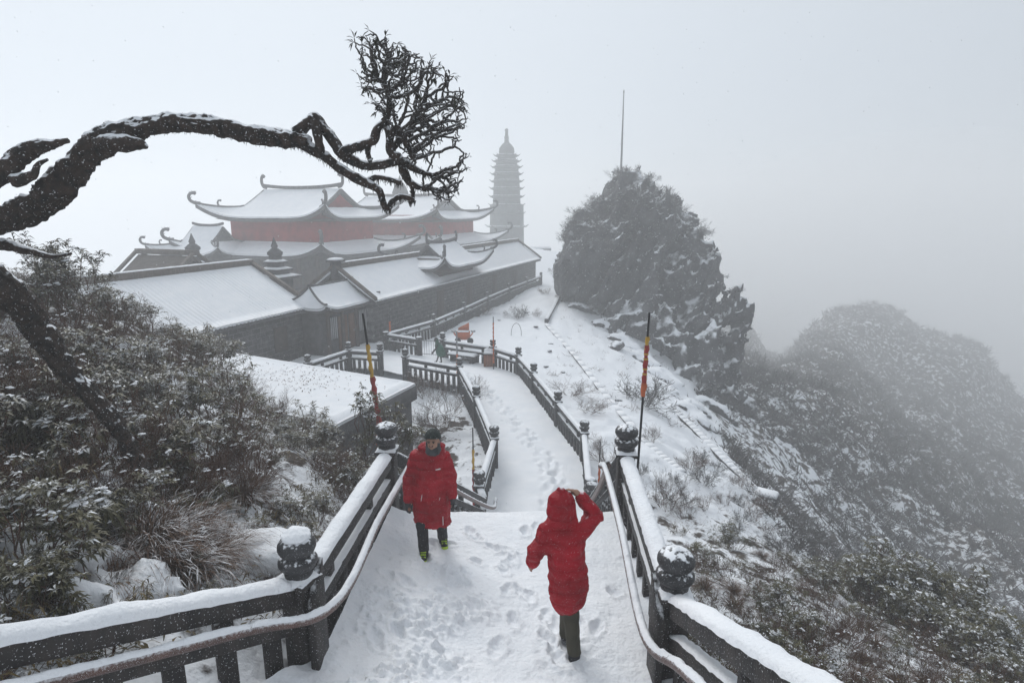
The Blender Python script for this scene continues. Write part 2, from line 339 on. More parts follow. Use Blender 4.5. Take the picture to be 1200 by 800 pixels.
# ------------------------------------------------------------------ terrain
CTRL = [(-1.9, 4.8, .15), (1.6, 4.8, -.1), (-1.9, 8.2, -.5), (1.8, 8.2, -1.2), (-2, 0, 1.7), (2.2, 0, 1.2), (0, -6, 3), (-6, -6, 4), (6, -4, .5), (0, -30, 8), (-30, -25, 12), (30, -25, -8),
 (-2.6, 5, .85), (-2.7, 6.6, .35), (-5, 5.5, 1.35), (-6.7, 7.6, 1.6), (-6.9, 10.5, 1.3), (-8.6, 12.3, 2.0), (-11, 11.5, 2.7), (-4.75, 9, .6), (-3.1, 7.8, .1), (-2.4, 9, -.6), (-3.3, 11, -.7), (-3.5, 14, -2.4),
 (-6.2, 14, -.6), (-8.6, 15, 1.1), (-4.0, 2.5, 1.7), (-8, 3, 2.4), (-4.5, 7, .95), (-10, 22, -3.2), (-6, 20, -4.6), (-3, 18, -4.4), (-14, 19, .2), (-20, 18, 2.2), (-30, 15, 4), (-30, 40, -3), (-20, 30, -4.3), (-1.6, 14, -3.2), (-1.6, 20, -4.3), (-3.6, 26, -4.5), (-8, 26, -5.5),
 (-10, 36, -4.2), (-5, 33, -4.2), (-3, 30, -4.2), (-1, 40, -4.1), (0, 60, -4.1), (-20, 50, -4.1), (-20, 80, -4.1), (5, 75, -4.1), (-15, 100, -4.6), (0, 130, -5.5), (-60, 60, -4.1), (-60, 120, -8), (-120, 60, -14),
 (3.2, 5.75, -.9), (5.2, 7.5, -2.2), (3, 11, -2.6), (3.5, 15, -4.4), (4, 20, -4.3), (5, 12, -3.5), (7.5, 10.5, -3.9), (9, 12.8, -5.0), (7.3, 16, -5.2), (12, 11, -6.6), (14, 15, -10), (14, 6, -5.5), (20, 5, -10), (22, 15, -17), (15, 22, -12), (30, 8, -20), (60, 5, -40),
 (6.3, 28, -4.8), (8.4, 22, -5.7), (9.5, 20.5, -6.5), (7.2, 49.5, -4.9), (11.5, 49.5, -6.3), (11.3, 37.7, -7.4), (16, 46, -9.5), (14, 30, -10), (20, 40, -13), (3, 45, -4.1), (5, 62, -3.6), (2, 24, -4.3),
 (24, 55, -12.5), (27, 45, -16), (38, 50, -22.5), (44, 75, -17.8), (42, 45, -24), (30, 30, -22), (60, 40, -35), (34, 62, -14.5), (50, 62, -26),
 (70, 110, -14.3), (84, 105, -18.5), (93, 99, -33), (60, 113, -15.5), (52, 112, -25), (48, 130, -16), (38, 110, -18), (76, 95, -21), (60, 90, -21), (66, 78, -28), (72, 62, -38), (100, 80, -45), (70, 150, -40), (110, 130, -55), (110, 40, -60), (40, 160, -35), (160, 160, -70), (160, 20, -70), (-160, 160, -30), (-160, -60, 0), (0, 180, -25), (-25, 130, -8), (-60, 150, -15), (25, 140, -12), (15, 100, -6), (30, 160, -25), (150, -90, -50), (0, -160, 0)]
CT = np.array(CTRL, float)
def _tps(d): return np.where(d > 0, d*d*np.log(np.maximum(d, 1e-9)), 0)
# distances are compressed outward so that near points do not wiggle the far ones
def _q(x, y):
    r = np.hypot(x, y-4)+1e-6; s = np.log1p(r/6)*6/r; return np.stack([x*s, (y-4)*s], -1)
_Q = _q(CT[:, 0], CT[:, 1]); _n0 = len(CT)
_K = _tps(np.linalg.norm(_Q[:, None]-_Q[None], axis=-1))+np.eye(_n0)*.15; _Pm = np.column_stack([np.ones(_n0), _Q])
_A = np.block([[_K, _Pm], [_Pm.T, np.zeros((3, 3))]]); _W = np.linalg.solve(_A, np.concatenate([CT[:, 2], np.zeros(3)]))
def terr0(x, y):
    x = np.asarray(x, float); y = np.asarray(y, float); sh = x.shape; q = _q(x.ravel(), y.ravel()); out = np.empty(len(q))
    for i in range(0, len(q), 20000):
        c = q[i:i+20000]; out[i:i+20000] = _tps(np.linalg.norm(c[:, None]-_Q[None], axis=-1))@_W[:_n0]+_W[_n0]+c@_W[_n0+1:]
    return out.reshape(sh)
def stair_z(x, y):
    """snow level on the landing and on the two flights"""
    land = .24-(y-4.9)*.072
    s = (4.75-y)/.38; fl = np.floor(s); fr = s-fl; st = (fl+np.clip((fr-.25)/.5, 0, 1)**1)*.15+.25
    z = np.where(y > 4.75, land, st)
    low = -.0-(y-8.35)*.625
    return np.where(y > 8.35, np.maximum(low, ZP), z)
def terrain(x, y, rough=True):
    z = terr0(x, y); r = np.hypot(x, y)
    if rough:
        z = z+fbm(p3(x, y), .9, 4)*.16*np.clip((r-2)/4, .3, 1)+fbm(p3(x, y, 5), .12, 4)*np.clip((r-25)/30, 0, 1)*2.2*np.clip((x-8)/10, .08, 1)
        z = z+fbm(p3(x, y, 9), .35, 3)*.35*np.clip((x-5)/6, 0, 1)*np.clip((r-16)/10, 0, 1)
    z = np.where(inpoly(x, y, [(-2.1, -9), (-2.1, 8.5), (-1.1, 15), (2.4, 15), (2.0, 8.5), (1.9, -9)]), np.minimum(z, stair_z(x, y)-.3), z)
    c = np.mean([p[:2] for p in TERR], 0)
    z = np.where(inpoly(x, y, TERR), np.minimum(z, ZP-.2), z)
    return z
_ra = 1.2*(420/1.2)**(np.arange(300)/299)
_ra = np.unique(np.concatenate([_ra, np.linspace(3, 26, 110)]))
_th = np.concatenate([np.linspace(-62, 62, 460), np.linspace(64, 296, 90)])*math.pi/180
R_, T_ = np.meshgrid(_ra, _th, indexing='ij'); gx, gy = R_*np.sin(T_), R_*np.cos(T_)
gz = terrain(gx, gy)
V = np.stack([gx, gy, gz], -1).reshape(-1, 3); V = np.vstack([V, [[0, 0, 1.0]]])
Fg = grid_faces(len(_ra), len(_th), True)[:, ::-1]
c0 = len(V)-1; fan = np.array([(c0, (j+1) % len(_th), j) for j in range(len(_th))])
ground = put('hillside_ground', V, [Fg, fan], GROUND, smooth=True, kind='structure')
# how much dark litter shows through the snow: much on the wooded slopes, little on the open snowfield
x, y = V[:, 0], V[:, 1]; r = np.hypot(x, y)
cov = np.full(len(V), .43)
cov = np.where((x < -2) & (r < 30), .42+.1*np.clip((r-7)/6, 0, 1), cov)
cov = np.where((x > 2) & (r < 17), .47, cov)
cov = np.where((y > 18) & (x > -1) & (x < 14+(y-25)*.1), .22, cov)
cov = np.where((r > 26) & (x > 13), .49+.07*np.clip((r-40)/40, 0, 1), cov)
cov = np.where((x < 4) & (r > 25), .15, cov)
at = ground.data.attributes.new('cover', 'FLOAT', 'POINT'); at.data.foreach_set('value', cov.astype(np.float32))

# landing, upper flight and lower flight: one snow surface
nx, ny = 190, 560
yy = np.concatenate([np.linspace(-6, 2.2, 40), np.linspace(2.2, 8.6, 420), np.linspace(8.65, 14.8, 100)])
FOOT = [(603, 653, 20), (593, 657, -30), (613, 617, 10), (630, 617, 0), (598, 695, 5), (609, 697, 15), (620, 703, -10), (639, 758, 10), (604, 739, 0), (532, 684, 40), (545, 690, 10), (715, 698, 0), (575, 640, 30), (560, 655, 60), (560, 625, 50), (548, 618, 20),
        (588, 672, 20), (640, 730, 0), (648, 745, 10), (655, 785, 0), (520, 700, 45), (505, 722, 30), (488, 735, 20), (470, 752, 50), (530, 741, 40), (525, 778, 0), (560, 720, 60), (700, 742, 0), (680, 748, 0), (590, 640, 40), (585, 770, 10), (452, 688, 30), (478, 690, 60), (440, 760, 20)]
def lat(y, side):
    a, b = ((-1.78, -.55) if side < 0 else (1.60, 2.05)); k = np.clip((y-8.3)/6.2, 0, 1); base = a+(b-a)*k
    fl = np.clip((4.8-y), 0, 9); return base+(-.62*fl if side < 0 else .0*fl)
S_ = np.linspace(0, 1, nx)
X = lat(yy, -1)[:, None]*(1-S_)+lat(yy, 1)[:, None]*S_; Y = np.repeat(yy[:, None], nx, 1)
Z = stair_z(X, Y)
kern = np.ones(9)/9
Zs = np.apply_along_axis(lambda c: np.convolve(np.pad(c, 4, 'edge'), kern, 'valid'), 0, Z); Z = Zs
dl = X-lat(yy, -1)[:, None]; dr = lat(yy, 1)[:, None]-X
onl = np.clip((8.4-Y)/.3, 0, 1)
Z = Z+onl*(.22*np.exp(-dl/.3)+.08*np.exp(-dr/.2))+fbm(p3(X, Y), .8, 3)*.035+fbm(p3(X, Y, 3), 5, 3)*.009+fbm(p3(X, Y, 31), 16, 2)*.0035
tr = np.clip(1.15-np.abs((X+.9+(Y-5.5)*.0)/.85)**2, 0, 1)*np.clip((7.2-Y)/.8, 0, 1)*np.clip(.5+2*fbm(p3(X, Y, 8), 1.5, 2), 0, 1)
Z = Z+tr*(fbm(p3(X, Y, 2), 5, 3, True)*.04+np.maximum(fbm(p3(X, Y, 4), 11, 3), 0)*.09+fbm(p3(X, Y, 14), 22, 2)*.012)
tr2 = np.exp(-((X-.55)**2+(Y-5.0)**2)/.12); Z = Z+tr2*(fbm(p3(X, Y, 6), 8, 3)*.04)
WX = fbm(p3(X, Y, 11), 7, 3)*.035; WY = fbm(p3(X, Y, 21), 7, 3)*.035
for (u, v, a) in FOOT+[(499, 652, 10), (521, 634, 60), (508, 640, 30), (663, 770, 0)]:
    q = P(u, v, .1); a = math.radians(a+random.uniform(-25, 25)); q = q+[random.uniform(-.04, .04), random.uniform(-.05, .05), 0]; wx = X-q[0]+WX; wy = Y-q[1]+WY; ex = wx*math.cos(a)+wy*math.sin(a); ey = -wx*math.sin(a)+wy*math.cos(a)
    rr = np.sqrt((ex/random.uniform(.045, .06))**2+(ey/random.uniform(.1, .14))**2); Z = Z-random.uniform(.03, .07)*np.clip(1.25-rr, 0, 1)**.6+.02*np.exp(-((rr-1.55)/.35)**2)
for k in range(90):   # small crumbs and pits of thrown snow
    q = P(random.uniform(430, 735), random.uniform(615, 795), .1); s = random.uniform(.012, .03); d2 = ((X-q[0])**2+(Y-q[1])**2)/s**2
    Z = Z+random.choice((-1, 1, 1))*s*.6*np.exp(-d2)
put('landing_snow', np.stack([X, Y, Z], -1).reshape(-1, 3), grid_faces(len(yy), nx)[:, ::-1], SNOW, smooth=True, kind='structure')
# stone body of the stairs
G = Geo()
G.add(*box((-.1, 6.55, -2.6), (3.75, 3.5, 2.45)))
put('landing_masonry', np.concatenate(G.V), G.F, GREYWALL, kind='structure')

# lower path and terrace
tx, ty = np.meshgrid(np.arange(-14, 3.6, .075), np.arange(14, 41.5, .09), indexing='ij')
ins = inpoly(tx, ty, TERR)
tz = ZP+fbm(p3(tx, ty), .5, 3)*.03+fbm(p3(tx, ty, 3), 3, 3)*.012
pr = spline([(.9, 15), (1.3, 17), (1.2, 19), (.2, 22.5), (-.7, 25.5), (-1.6, 28), (-2.8, 30.5)], 8)
for i, q in enumerate(pr):
    for sd in (-1, 1):
        for k in range(2):
            cx, cy = q[0]+sd*.14+random.uniform(-.22, .22), q[1]+random.uniform(-.3, .3)
            rr = ((tx-cx)/.09)**2+((ty-cy)/.17)**2; tz = tz-.07*np.exp(-rr)+.02*np.exp(-(np.sqrt(rr)-1.6)**2/.15)
idx = -np.ones(tx.shape, int); cellin = ins[:-1, :-1] & ins[1:, 1:] & ins[1:, :-1] & ins[:-1, 1:]
Fq = grid_faces(*tx.shape).reshape(tx.shape[0]-1, tx.shape[1]-1, 4)[cellin]
used = np.unique(Fq); rem = -np.ones(tx.size, int); rem[used] = np.arange(len(used))
put('path', np.stack([tx, ty, tz], -1).reshape(-1, 3)[used], rem[Fq], SNOW, smooth=True, kind='structure')

# ------------------------------------------------------------------ balustrades
def cap_geo(A, B, wd, h, step=.09, n=9, seed=0, rough=1., ends_on=True):
    A = np.asarray(A, float); B = np.asarray(B, float); L_ = np.linalg.norm(B-A); m = max(3, int(L_/step)); T = np.linspace(0, 1, m)
    d = (B-A); d[2] = 0; d /= np.linalg.norm(d); s = np.array([-d[1], d[0], 0]); a = np.linspace(0, math.pi, n)
    ends = np.minimum(1, np.minimum(T, 1-T)*L_/.06+.35) if ends_on else np.ones(len(T))
    c = A+(B-A)*T[:, None]
    nn = fbm(np.stack([T*L_*2.2+seed*7.7, T*0, T*0], -1), 1, 3)*.25*rough
    hh = h*(1+nn)*ends; ww = wd/2*(1+nn*.25)
    pts = c[:, None]+s*(np.cos(a)[None, :, None]*ww[:, None, None])+np.array([0, 0, 1.])*((np.sin(a)**.7)[None, :, None]*hh[:, None, None])
    pts = pts+fbm(pts, 9, 2)[..., None]*.006*rough
    k = m*n
    return pts.reshape(-1, 3), [grid_faces(m, n)[:, ::-1], tuple(range(n)), tuple(range(k-n, k))[::-1]]
BALL = [(.11, 0), (.125, .02), (.125, .05), (.10, .065), (.10, .085), (.15, .10), (.172, .135), (.172, .165), (.15, .195), (.115, .21), (.11, .225), (.15, .245), (.168, .285), (.165, .325), (.14, .365), (.09, .39), (.035, .405), (.012, .425)]
def mk(nm, vf, m, smooth=False):
    me = mk_mesh(nm, *vf); me.materials.append(m)
    if smooth: me.polygons.foreach_set('use_smooth', np.ones(len(me.polygons), bool))
    return me
def finial_meshes(tag, m):
    v = lathe(BALL, 24)
    cap = [(.128, .090), (.133, .10), (.12, .118), (.09, .134), (.045, .15), (.004, .157)]
    cv, cf = lathe([(r_, z_+.27) for r_, z_ in cap], 24); cv = cv+fbm(cv, 10, 2)[:, None]*.012; 
    cv[:, 2] += np.where(cv[:, 2] < .38, fbm(cv*[1, 1, 0], 9, 2)*.035, 0)
    rg = [(.11, .2), (.16, .195), (.160, .196), (.155, .206), (.13, .218), (.10, .228)]
    rv, rf = lathe(rg, 24); rv[:, 2] += fbm(rv, 8, 2)*.012
    return mk('finial', v, m, True), mk('snow_cap', (cv, cf), SNOW, True), mk('snow_ring', (rv, rf), SNOW, True)
FIN_N, CAP_N, RING_N = finial_meshes('n', FINIAL); FIN_F, CAP_F, RING_F = finial_meshes('f', STONE)
def yawof(A, B): return math.atan2(B[1]-A[1], B[0]-A[0])
POSTM = {}
def post(parent, foot, yaw, h=1.0, fin=True, near=False, size=.24, capk=1.):
    key = (h, size, near)
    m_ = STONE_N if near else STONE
    if key not in POSTM:
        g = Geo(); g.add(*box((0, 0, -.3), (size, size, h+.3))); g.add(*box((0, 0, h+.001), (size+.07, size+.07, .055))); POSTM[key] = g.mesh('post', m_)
    o = link('post', POSTM[key], None, parent, foot, (0, 0, yaw))
    if near: b_ = o.modifiers.new('bevel', 'BEVEL'); b_.width = .012; b_.segments = 2
    top = np.array(foot)+[0, 0, h+.057]
    if fin:
        link('finial', FIN_N if near else FIN_F, None, o, top)
        if capk > .2: link('snow_cap', CAP_N, None, o, top+[0, 0, .0], (0, 0, random.uniform(0, 6)), (1, 1, .9+.2*capk))
    v, f = box((0, 0, 0), (size+.06, size+.06, .045), 0, .8)
    c = Geo(); c.add(*cap_geo([-size/2-.02, 0, 0], [size/2+.02, 0, 0], size+.06, .05, .05, seed=foot[0]))
    c.V = [q@np.array([[math.cos(yaw), math.sin(yaw), 0], [-math.sin(yaw), math.cos(yaw), 0], [0, 0, 1]])+top-[0, 0, .004] for q in c.V]
    c.put('snow_cap', SNOW, o, smooth=True)
    return o
BALM = {}
def panel(parent, A, B, near=False, snow=.07, sp=.34, inset=.13, over=0., hb=1., top_h=.17):
    """top rail, middle rail, blocks and balusters between two posts"""
    A = np.array(A, float); B = np.array(B, float); d = B-A; L_ = np.linalg.norm(d[:2]); u_ = d/L_
    A2 = A+u_*inset; B2 = B-u_*(inset-over); m_ = STONE_N if near else STONE; bv = .008 if near else 0
    up = lambda p, z: p+np.array([0, 0, z])
    t0 = .80*hb
    o = put('top_rail', *beam(up(A2, t0), up(B2, t0), .17, top_h), m_, parent, bevel=bv)
    g = Geo(); g.add(*cap_geo(up(A2, t0+top_h-.004), up(B2, t0+top_h-.004), .19 if not near else .2, snow, .12 if not near else .05, seed=A[0])); g.put('snow_cap', SNOW, o, smooth=True)
    o = put('middle_rail', *beam(up(A2, .5*hb), up(B2, .5*hb), .13, .12), m_, parent, bevel=bv)
    g = Geo(); g.add(*cap_geo(up(A2, .5*hb+.116), up(B2, .5*hb+.116), .13, .03, .12 if not near else .05, seed=A[1])); g.put('snow_cap', SNOW, o, smooth=True)
    yaw = yawof(A, B); n = max(2, int(round((L_-2*inset)/sp)))
    sl = u_[2]
    key = (round(hb, 2), near, round(sl, 2))
    if key not in BALM:
        hh = .5*hb-.004; s2 = .065
        v, f = beam([-s2, 0, -.35-sl*s2], [s2, 0, -.35+sl*s2], .1, hh+.35); v[[0, 2, 4, 6], 2] = -.35
        v2, f2 = beam([-s2, 0, .5*hb+.123-sl*s2], [s2, 0, .5*hb+.123+sl*s2], .09, (.8-.5)*hb-.128)
        BALM[key] = (mk('baluster', (v, f), m_), mk('rail_block', (v2, f2), m_))
    for k in range(n):
        q = A2+(B2-A2)*((k+.5)/n)
        ob = link('baluster', BALM[key][0], None, parent, q, (0, 0, yaw))
        if near: b_ = ob.modifiers.new('bevel', 'BEVEL'); b_.width = .006
        if k % 4 == 1: link('rail_block', BALM[key][1], None, parent, q, (0, 0, yaw))
def handrail(parent, pts, snowk=1.):
    q = spline(pts, 8); g = tube(q, .045, 12)
    o = put('handrail', *g, RAILWOOD, parent, smooth=True, label='round brown handrail dusted with snow')
    n = 8; a = np.linspace(.75, math.pi-.75, n)
    q2 = spline(pts, 40); q2 = q2; d = np.gradient(q2, axis=0); d[:, 2] = 0; d /= np.linalg.norm(d, axis=1)[:, None]; s = np.stack([-d[:, 1], d[:, 0], 0*d[:, 0]], -1)
    k = 1+fbm(q2, 6, 3)*.5
    V_ = q2[:, None]+s[:, None]*(np.cos(a)[None, :, None]*.05)+np.array([0, 0, 1.])*(((np.sin(a)[None, :]-.68)*.11*k[:, None]*snowk+.030)[..., None])
    V_ = V_+fbm(V_, 25, 2)[..., None]*.004
    put('snow_cap', V_.reshape(-1, 3), grid_faces(len(q2), n)[:, ::-1], SNOW, o, smooth=True)
    return o
def foot_left(p): return p[0] < 0 and p[1] < 6
def balustrade(label, pts, near=False, posts=None, snow=.07, group='stone balustrades', **k):
    t = thing('stone_balustrade', label, 'balustrade', pts[0], group)
    for i, p in enumerate(pts):
        if posts is None or posts[i]:
            a = pts[max(0, i-1)]; b = pts[min(len(pts)-1, i+1)]
            post(t, p, yawof(a, b), near=near, h=1.0 if not (posts and posts[i] == 2) else 1.05, fin=not (posts and posts[i] == 2), capk=(1 if foot_left(p) else 0) if near else (.6 if random.random() < .35 else 0))
    for a, b in zip(pts[:-1], pts[1:]): panel(t, a, b, near=near, snow=snow, **k)
    return t
# left and right of the landing, the flight up to the viewer and the flight down to the path
UL = P1L+np.array([-1.1, -1.78, .86])*1.0; UL2 = P1L+np.array([-1.1, -1.78, .86])*2.3
UR = P1R+np.array([.06, -2.3, 1.14]); UR2 = P1R+np.array([.06, -2.3, 1.14])*1.7
bl = balustrade('thickly snowed dark balustrade left of the landing, its rail running off lower left', [UL2, P1L, P2L], near=True, posts=[0, 1, 1], snow=.085, sp=.42)
br = balustrade('snowy dark balustrade right of the landing, its rail running off lower right', [UR2, P1R, P2R], near=True, posts=[0, 1, 1], snow=.08, sp=.42)
for t, p, s, q in ((bl, P1L, 1, UL), (br, P1R, -1, UR)):
    # slab with a slanted head that closes the rail at the landing
    d = (q-p); d[2] = 0; d /= np.linalg.norm(d)
    A = p+np.array([s*.15, .12, -.3]); B = p+np.array([s*.15, -.2, -.3]); v, f = beam(A, B, .07, 1.1)
    v = v.copy(); v[[1, 3], 2] += .38; v[[5, 7], 2] += .06
    put('end_slab', v, f, STONE_N, t, bevel=.01)
H = np.array([0, 0, .70])
dl_ = UL-P1L; dr_ = UR-P1R
hp = lambda p, off: p+np.array([off, 0, 0])+H
handrail(bl, [P2L+np.array([.33, .25, .72]), P2L+np.array([.30, -.0, .74]), P1L+(P2L-P1L)*.5+np.array([.28, 0, .74]), P1L+np.array([.30, .0, .76]), P1L+dl_*.35+np.array([.16, -.1, .74]), P1L+dl_*1.2+np.array([.14, -.1, .72]), P1L+dl_*2.2+np.array([.14, -.1, .74])])
handrail(br, [P2R+np.array([-.32, .25, .72]), P2R+np.array([-.28, 0, .74]), P1R+(P2R-P1R)*.5+np.array([-.26, 0, .72]), P1R+np.array([-.25, .0, .60]), P1R+dr_*.4+np.array([-.2, 0, .56]), P1R+dr_*1.0+np.array([-.2, 0, .56]), P1R+dr_*1.6+np.array([-.2, 0, .56])])
LL = np.array([-.72, 14.4, ZP]); RR = np.array([2.08, 14.4, ZP])
b2 = balustrade('balustrade of the steep flight behind the hatted person, brown rail end showing', [P2L+np.array([.02, .12, 0]), LL], posts=[0, 0], snow=.04, sp=.4)
handrail(b2, [P2L+np.array([.25, .4, .7]), (P2L+LL)/2+np.array([.2, 0, .75]), LL+np.array([.2, -.1, .78]), LL+np.array([.28, .5, .72])])
b3 = balustrade('stone balustrade of the steep flight beyond the raised arm of the right-hand walker', [P2R+np.array([0, .12, 0]), RR], posts=[0, 1], snow=.05, sp=.4)
handrail(b3, [P2R+np.array([-.2, .3, .7]), (P2R+RR)/2+np.array([-.15, 0, .75]), RR+np.array([-.15, -.1, .78])])
balustrade('stone balustrade on the left edge of the snowy path, kinked at round knobs', [LL, Lp[0], Lp[1], Lp[2], Lp[3]], posts=[0, 1, 1, 1, 1], snow=.11)
balustrade('short stone balustrade in front of the green poncho, ending at the path corner', [Lp[3]+np.array([-.05, 0, 0]), Lp[4]], posts=[0, 1], snow=.06)
balustrade('long stone balustrade curving along the right edge of the snowy path', Rp, snow=.1)
balustrade('stone balustrade along the foot of the long grey building, running far back', Fp[1:], posts=[2]+[1]*6, snow=.09)
balustrade('short stone balustrade left of the metal gate bars with two plain square posts', [Fp[0], Fp[1]+np.array([.05, 0, 0])], posts=[2, 0], snow=.09)
balustrade('stone balustrade between the flat snowy roof and the gatehouse', Gp, posts=[1, 1, 1], snow=.09)
# ------------------------------------------------------------------ metal gate between the plain post and the knob post
gt = thing('metal_gate', 'low grey metal gate of thin bars beside the green poncho', 'gate', Fp[0])
g0 = Fp[0]+(Rp[6]-Fp[0])*.12; g1 = Fp[0]+(Rp[6]-Fp[0])*.9
for zz in (.12, .92): put('gate_rail', *tube([g0+[0, 0, zz], g1+[0, 0, zz]], .02, 6), GREYM, gt)
for k in range(9): q = g0+(g1-g0)*k/8; put('gate_bar', *tube([q+[0, 0, .05], q+[0, 0, .92]], .012, 5), GREYM, gt)
# ================================================================== buildings
def frame(O, da, db):
    O = np.array(O, float); da = np.array(da, float); db = np.array(db, float)
    return lambda a, b, z: O+np.multiply.outer(np.asarray(a, float), da)+np.multiply.outer(np.asarray(b, float), db)+np.multiply.outer(np.asarray(z, float), np.array([0, 0, 1.]))
def side_patch(T, kind, A, B, Ai, Bi, ze, zi, lift, tmax=1., n=26, m=10, dz=0., conc=1.4, pw=5):
    """one slope of a swept roof: eave half sizes A,B to inner half sizes Ai,Bi; kind +a,-a,+b,-b"""
    s = np.linspace(-1, 1, n)[None]; t = np.linspace(0, tmax, m)[:, None]
    s, t = np.broadcast_arrays(s, t)
    fl = lift*np.abs(s)**pw*(1-t)**2
    out = 1+.10*np.abs(s)**pw*(1-t)**2
    a = (A+(Ai-A)*t); b = (B+(Bi-B)*t)
    z = ze+(zi-ze)*t**conc+fl+dz
    if kind[1] == 'b': aa, bb = s*a*out, (1 if kind[0] == '+' else -1)*b*out
    else: aa, bb = (1 if kind[0] == '+' else -1)*a*out, s*b*out
    return T(aa, bb, 0)+z[..., None]*np.array([0, 0, 1.])
def patch_geo(g, G_, thick, flip):
    """closed shell under a patch of points G_ (m,n,3)"""
    m, n = G_.shape[:2]; lo = G_-np.array([0, 0, thick]); V_ = np.concatenate([G_.reshape(-1, 3), lo.reshape(-1, 3)]); k = m*n
    f = grid_faces(m, n); fs = [f[:, ::-1] if flip else f, (f if flip else f[:, ::-1])+k]
    bd = [(0, j) for j in range(n)]+[(i, n-1) for i in range(1, m)]+[(m-1, j) for j in range(n-2, -1, -1)]+[(i, 0) for i in range(m-2, 0, -1)]
    b = np.array([i*n+j for i, j in bd]); b2 = np.roll(b, -1); q = np.stack([b, b2, b2+k, b+k], -1)
    fs.append(q[:, ::-1] if flip else q); g.add(V_, fs)
def curl(p, out, s=1., up=1.):
    """dragon finial rising from a roof corner: an S hook with crest spikes"""
    out = np.array(out, float); z = np.array([0, 0, 1.]); sd = np.cross(out, z)
    pts = np.array([p-out*.5*s, p+out*.0*s+z*.05*s, p+out*.42*s+z*.35*s*up, p+out*.52*s+z*.85*s*up, p+out*.3*s+z*1.2*s*up, p+out*.0*s+z*1.25*s*up, p-out*.08*s+z*1.02*s*up])
    q = spline(pts, 5); r = np.interp(np.linspace(0, 1, len(q)), [0, .3, .7, .9, 1], [.19, .17, .16, .21, .06])*s
    g = Geo(); g.add(*tube(q, r, 7))
    for k in (6, 12, 17, 22, 25): g.add(*segs([q[k]], [q[k]-out*.28*s+z*(.22)*s+sd*random.uniform(-.1, .1)*s], .07*s, .01, 5))
    for k in (20, 24): g.add(*segs([q[k]], [q[k]+out*.2*s+z*.25*s], .06*s, .01, 5))
    return g
def horn(p, s=1.):
    g = Geo(); g.add(*tube([p-[0, 0, .3*s], p+np.array([0, 0, .25*s]), p+np.array([0, 0, .7*s]), p+np.array([0, 0, 1.05*s])], np.array([.24, .2, .14, .05])*s, 8)); return g
